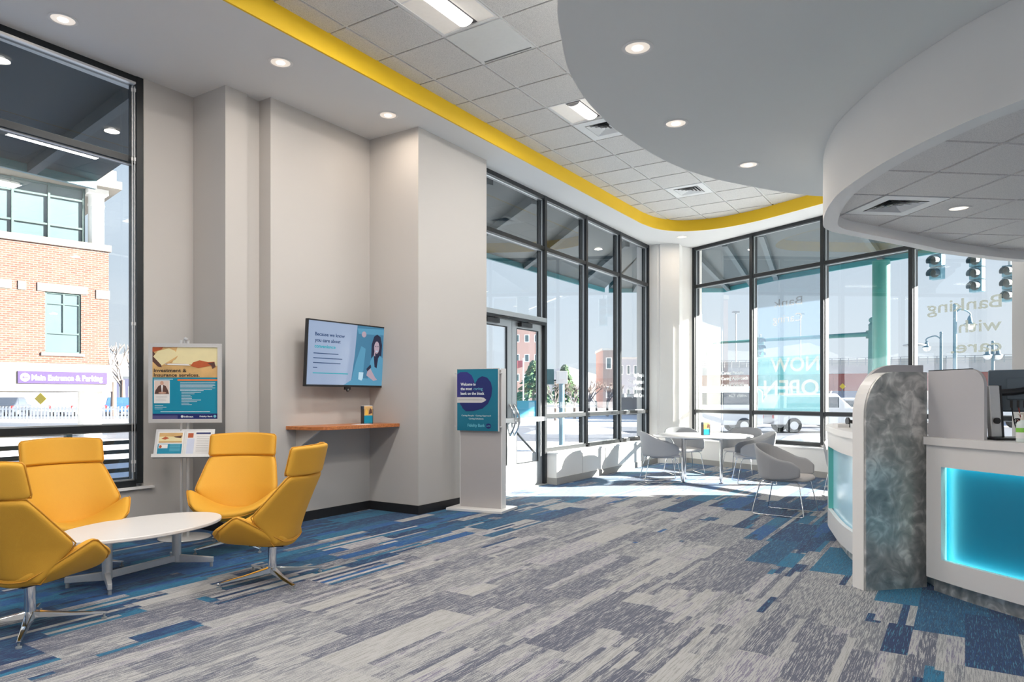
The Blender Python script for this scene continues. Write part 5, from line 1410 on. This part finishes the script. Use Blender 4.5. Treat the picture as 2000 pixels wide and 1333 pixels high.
m = MB(); m.box(0, QL, 8.8, 9, 3.1, 4.2, BQ); m.build('far_parapet', CONC, br)
for a in (16, 30):
    m = MB(); m.box(a, a+1.2, 1, 8, ZG, 1.75, BQ); m.build('pier', CONC, br)
rebase(br, BQ(5, 0, ZG))

# ---- traffic signals
def signal(loc, rz, label, m_, lit=False, back_label=None):
    r = empty('traffic_signal', loc, rz, label, 'traffic light', None)
    for k in range(3):
        z = .78-.36*k
        b = MB(); b.box(-.17, .17, -.10, .12, z-.17, z+.17); s_ = b.build('section', m_, r, bevel=.02)
        v = MB(); g = []
        for q in range(13):
            a = PI*1.15-PI*1.3*q/12; g.append([Vector((.14*math.cos(a), -.10, z+.14*math.sin(a))), Vector((.14*math.cos(a), -.34, z+.13*math.sin(a)-.03))])
        v.grid(g); v.grid([[p*1.0+Vector((0, 0, .006)) for p in r_] for r_ in g], flip=True); v.build('visor', DARKST, s_)
        l_ = MB(); l_.cyl((0, -.10, z), (0, -.115, z), .125, n=20); l_.build('lens', LENSG if (lit and k == 2) else mat('dark_lens', (.06, .07, .07), .3), s_)
    b = MB(); b.cyl((0, 0, .95), (0, 0, 1.12), .04, n=10); b.build('hanger', GREYST, r)
    return r
ma = empty('signal_mast', (0, 0, 0), 0, 'teal traffic signal pole with a long horizontal arm and ball top, beyond the far windows', 'mast')
mp0 = Vector((FX(1703, 38), 38, ZG))
b = MB(); b.cyl(mp0, mp0+up*5.45, .24, .17, n=20); b.sphere(mp0+up*5.72, .16); b.cyl(mp0+up*5.45, mp0+up*5.6, .20, .08, n=20); b.build('pole', TEALP, ma)
e1_ = Vector((FX(1388, 38), 38, 4.22)); b = MB(); b.cyl(Vector((mp0.x, 38, 4.72)), e1_, .13, .06, n=14); b.build('arm', TEALP, ma)
b = MB(); b.cyl(mp0+up*4.75, mp0+up*5.15, .30, n=20); b.build('clamp', TEALP, ma)
rebase(ma, mp0)
signal((FX(1386, 37.8), 37.8, 3.6), PI*.96, 'traffic light seen from behind at the far tip of the teal mast arm', mat('signal_pale', (.25, .32, .30), .5))
signal((FX(1485, 37.6), 37.6, 3.55), .15, 'traffic light with a lit green lens on the teal mast arm behind the banner', TEALP, True)
SIGN_ = mat('signal_bluegrey', (.09, .20, .25), .45)
signal((FX(1830, 20), 20, 4.78), -1.0, 'large hanging traffic light nearest the canopy post, cut off at its top', SIGN_)
signal((FX(1908, 20), 20, 4.42), -1.0, 'large hanging traffic light in the middle of the three above the window lettering', SIGN_)
signal((FX(1972, 20.4), 20.4, 4.20), -1.0, 'large hanging traffic light nearest the right wall', SIGN_)
sw = empty('signal_span', (0, 0, 0), 0, 'overhead steel arm carrying the three large hanging traffic lights', 'mast')
b = MB(); b.cyl((9.5, 20, 6.0), (24, 21.2, 5.6), .09, n=12); b.build('arm', GREYST, sw)
for px__, y_, zt in ((1830, 20, 5.9), (1908, 20, 5.54), (1972, 20.4, 5.32)):
    b = MB(); x_ = FX(px__, y_); b.cyl((x_, y_, zt-.05), (x_, y_, 5.9), .025, n=8); b.build('drop_pipe', GREYST, sw)
b = MB(); b.cyl((24, 21.2, ZG), (24, 21.2, 6.0), .14, n=14); b.build('pole', GREYST, sw)
rebase(sw, (24, 21.2, ZG))

# ---- street lamps
GLOBE = mat('lamp_globe', (.85, .85, .82), .3)
LAMPM = mat('lamp_post_slate', (.10, .19, .24), .5)
def street_lamp(px__, y_, ztop, arms, label):
    x_ = FX(px__, y_); r = empty('street_lamp', (x_, y_, ZG), 0, label, 'street lamp')
    H = ztop-ZG
    b = MB(); b.cyl((0, 0, 0), (0, 0, H), .085, .06, n=14); b.cyl((0, 0, 0), (0, 0, .6), .15, .10, n=14); b.sphere((0, 0, H+.06), .07); b.build('post', LAMPM, r)
    for dx, dz in arms:
        b = MB(); b.tube(spline([(0, 0, H-.25), (dx*.4, 0, H-.08), (dx, 0, H-.22+dz), (dx, 0, H-.40+dz)], 6), .028, 8); b.build('arm', LAMPM, r)
        h = MB(); h.lathe([(.03, .30), (.07, .22), (.10, .05), (.19, 0), (.19, -.02)], (dx, 0, H-.62+dz), 20); hd_ = h.build('lamp_head', LAMPM, r)
        gl = MB(); gl.lathe([(.17, 0), (.16, -.10), (.09, -.18), (.02, -.20)], (dx, 0, H-.64+dz), 20); gl.build('globe', GLOBE, hd_)
    return r
street_lamp(1865, 26, 4.65, [(.55, 0)], 'tall slate street lamp behind the letters with and care')
street_lamp(1838, 34, 4.35, [(-.70, 0)], 'street lamp with its arm to the left, between the canopy post and the window lettering')
street_lamp(1939, 32, 3.75, [(-.24, .1), (.24, .1)], 'twin headed street lamp above the computer monitor')
sl_ = empty('parking_lamp', (FX(1786, 31), 31, ZG), 0, 'thin pole lamp with a flat round disc head beside the far window mullion', 'street lamp')
b = MB(); b.cyl((0, 0, 0), (0, 0, 4.6), .04, n=8); b.build('post', GREYST, sl_); b = MB(); b.lathe([(.05, .1), (.45, .02), (.46, -.02), (.05, -.02)], (0, 0, 3.85), 24); b.build('disc_head', GREYST, sl_)
for px__, y_, h_, lb_ in ((1437, 62, 9.0, 'tall thin light pole seen in the first far window'), (1563, 60, 8.6, 'thin light pole seen through the hanging banner')):
    e_ = empty('light_pole', (FX(px__, y_), y_, ZG), 0, lb_, 'light pole'); b = MB(); b.cyl((0, 0, 0), (0, 0, h_), .06, n=8); b.build('post', GREYST, e_); b = MB(); b.box(-.3, .3, -.15, .15, h_-.05, h_+.12); b.build('lamp_head', GREYST, e_)
ys = empty('warning_sign', (FX(1645, 46), 46, ZG), 0, 'small yellow diamond warning sign under the bridge', 'sign')
b = MB(); b.cyl((0, 0, 0), (0, 0, 2.3), .04, n=8); b.build('post', GREYST, ys)
b = MB(); b.extr([(-.20, -.05, 2.25), (0, -.05, 2.05), (.20, -.05, 2.25), (0, -.05, 2.45)], (0, .02, 0)); b.build('panel', mat('sign_yellow', (.80, .60, .05), .5), ys)
ys = empty('warning_sign', (-28.2, 42, ZG), 0, 'small yellow diamond sign below the Main Entrance sign outside the left window', 'sign')
b = MB(); b.cyl((0, 0, 0), (0, 0, 1.6), .04, n=8); b.build('post', GREYST, ys)
b = MB(); b.extr([(-.36, -.05, 1.45), (0, -.05, 1.09), (.36, -.05, 1.45), (0, -.05, 1.81)], (0, .02, 0)); b.build('panel', MATS['sign_yellow'], ys)

# ---- things seen through the entrance windows
cb = empty('signal_cabinet', (FX(1097, 21.6), 21.6, ZG), 0, 'grey control box and dark pedestrian signal on a round post outside the entrance windows', 'signal')
b = MB(); b.cyl((0, 0, 0), (0, 0, 2.1), .085, n=16); b.build('post', LAMPM, cb)
b = MB(); b.box(-.18, .16, -.22, .0, 1.98, 2.36); b.build('control_box', PLATE, cb, bevel=.01)
b = MB(); b.box(-.52, -.24, -.14, .10, 1.95, 2.42); b.box(-.24, .0, -.04, .04, 2.05, 2.1); b.build('pedestrian_signal', DARKST, cb, bevel=.01)
hr = empty('handrail', (0, 0, 0), 0, 'dark sloping handrail just outside the entrance windows', 'railing')
b = MB(); b.tube([W(9.9, -7.2, .92), W(10.9, -7.2, .90), W(12.4, -7.4, .12)], .022, 8); b.build('rail', BLACKM, hr)
for s, z in ((9.9, .92), (10.9, .90)):
    b = MB(); b.cyl(W(s, -7.2, ZG), W(s, -7.2, z), .02, n=8); b.build('post', BLACKM, hr)
rebase(hr, W(10.9, -7.2, ZG))
def block(name, px0, px1, y_, z1, m_, label, nw=(0, 0), dep=8, roofm=None):
    x0, x1 = FX(px0, y_), FX(px1, y_); r = empty(name, ((x0+x1)/2, y_, ZG), 0, label, 'building')
    h = (x1-x0)/2; H = z1-ZG
    b = MB(); b.box(-h, h, 0, dep, 0, H); b.build('wall', m_, r)
    b = MB(); b.box(-h-.15, h+.15, -.15, dep+.15, H, H+.3); b.build('roof', roofm or CONC, r)
    for i in range(nw[0]):
        for j in range(nw[1]):
            w0 = -h+(i+.25)*2*h/nw[0]; w1 = -h+(i+.75)*2*h/nw[0]; z0 = (j+.35)*H/nw[1]; zt = (j+.75)*H/nw[1]
            b = MB(); b.box(w0, w1, -.05, .0, z0, zt); f = b.build('window', WHITESIGN, r); b = MB(); b.box(w0+.1, w1-.1, -.07, -.05, z0+.1, zt-.1); b.build('pane', EXTW, f)
    return r
block('apartment_building', 1000, 1058, 95, 10.4, mat('pink_brick', (.62, .40, .34), .9, var=.05), 'pink brick apartment block with small windows seen through the right entrance door', (3, 4), 14)
block('office_building', 1207, 1275, 110, 7.2, mat('grey_block', (.38, .40, .44), .9, var=.05), 'grey flat roofed building at the right end of the entrance windows', (5, 2), 14)
block('brick_house', 1178, 1200, 95, 7.6, mat('brown_block', (.30, .24, .22), .9, var=.05), 'narrow brown building left of the grey flat roofed one', (1, 2), 8)
block('warehouse', 228, 300, 90, 3.6, mat('lilac_block', (.40, .38, .52), .9, var=.05), 'low lilac building right of the brick office corner', (4, 1), 10)
block('retaining_wall', 1200, 1272, 60, 1.25, mat('dark_wall', (.16, .18, .21), .9, var=.05), 'dark low wall building beyond the snow in the entrance windows', (0, 0), 1)
def conifer(loc, h, r0, label, seed):
    rn = random.Random(seed); r = empty('pine_tree', (loc[0], loc[1], ZG), 0, label, 'tree')
    b = MB(); b.cyl((0, 0, 0), (0, 0, h*.9), .16, .05, n=8); b.build('trunk', BARK, r)
    m_ = MB()
    for k in range(420):
        t = rn.random()**.8; z = h*(.18+.82*t); rr = r0*(1-t)*(.5+.6*rn.random())+.1; a = rn.random()*2*PI
        c = Vector((rr*math.cos(a), rr*math.sin(a), z)); d = Vector((math.cos(a), math.sin(a), -.25)); s_ = Vector((-math.sin(a), math.cos(a), 0)); L_ = .35+.5*(1-t)*rn.random(); w_ = .16+.12*rn.random()
        m_.add([c-d*L_*.5-s_*w_*.4, c+d*L_*.5-s_*w_, c+d*L_*.7+s_*w_*.2+up*.05, c-d*L_*.3+s_*w_+up*.1, c+up*.22], [(0, 1, 4), (1, 2, 4), (2, 3, 4), (3, 0, 4), (3, 2, 1, 0)])
    m_.build('foliage', PINE, r)
conifer((FX(1042, 62), 62), 4.6, 1.7, 'green pine tree in front of the pink apartment block', 1)
conifer((FX(1103, 70), 70), 4.6, 1.5, 'small pine above the grey control box', 2)
def bare_tree(loc, h, label, seed, group='bare winter trees'):
    rn = random.Random(seed); r = empty('bare_tree', (loc[0], loc[1], ZG), 0, label, 'tree', group)
    b = MB(); b.cyl((0, 0, 0), (0, 0, h*.45), .12, .07, n=7); b.build('trunk', BARK, r)
    m_ = MB()
    def grow(p, d, L_, w_, k):
        q = p+d*L_; m_.cyl(p, q, w_, w_*.6, n=4, cap=False)
        if k:
            for _ in range(3):
                nd = (d+Vector((rn.uniform(-.7, .7), rn.uniform(-.7, .7), rn.uniform(-.1, .5)))).normalized(); grow(q, nd, L_*.68, w_*.62, k-1)
    for _ in range(4): grow(Vector((0, 0, h*(.25+.05*_))), Vector((rn.uniform(-.6, .6), rn.uniform(-.6, .6), .9)).normalized(), h*.26, .055, 3)
    m_.build('branches', TWIG, r); return r
bt = bare_tree((FX(1085, 46), 46), 2.9, 'bare winter shrub left of the post outside the entrance windows', 4)
for px__, y_, sc_, lb_ in ((1122, 50, .95, 'bare winter shrub right of the post outside the entrance windows'), (1150, 54, 1.05, 'bare winter shrub behind the second entrance mullion'), (1165, 60, .9, 'bare winter shrub in the third entrance pane, on its left'),
                      (1186, 56, 1.0, 'bare winter shrub in the third entrance pane, in its middle'), (1208, 51, .9, 'bare winter shrub behind the third entrance mullion'), (222, 50, 2.0, 'bare tree beside the brick building corner, left window'),
                      (240, 66, 2.4, 'bare tree above the lilac building, left window'), (262, 80, 2.4, 'bare tree at the right edge of the left window'), (1400, 70, 1.6, 'bare tree behind the bus in the far window'), (1620, 75, 1.5, 'bare tree beyond the bridge end in the far window')):
    c = copy_tree(bt); c.location = (FX(px__, y_), y_, ZG); c.scale = (sc_, sc_, sc_); c.rotation_euler = (0, 0, px__*.7); c['label'] = lb_
fp = empty('flagpole', (FX(1022, 55), 55, ZG), 0, 'thin white flagpole with a small flag seen through the right entrance door', 'flagpole')
b = MB(); b.cyl((0, 0, 0), (0, 0, 4.6), .05, n=8); b.build('pole', WHITESIGN, fp)
b = MB(); b.grid([[Vector((-.05-.10*i, .06*math.sin(i*1.1), 4.4)), Vector((-.05-.10*i, .06*math.sin(i*1.1), 3.9-.03*i))] for i in range(9)]); b.build('flag', mat('flag_red', (.50, .12, .14), .7), fp)
rn = random.Random(11)
hd_lab = ('snow bank outside the first far window', 'snow bank below the hanging banner', 'snow bank outside the entrance windows', 'snow bank near the far desk end')
for (x, y, a, b_, h_), lb_ in zip(((7.2, 23.4, 1.0, .7, .28), (9.6, 23.2, 1.1, .7, .33), (2.6, 30, 2.2, 1.0, .35), (11.9, 23.6, 1.0, .7, .30)), hd_lab):
    m_ = MB(); g = []
    for i in range(25):
        t = 2*PI*i/24; g.append([Vector((x+a*k_*math.cos(t)*(1+.15*math.sin(3*t+x)), y+b_*k_*math.sin(t)*(1+.2*math.sin(5*t+x)), ZG+h_*(1-k_*k_)+.03*math.sin(9*t)*k_*(1-k_))) for k_ in (0.001, .3, .55, .8, 1)])
    m_.grid(g, flip=True); o = m_.build('snow_bank', SNOW); tag(o, lb_, 'snow', 'snow banks')
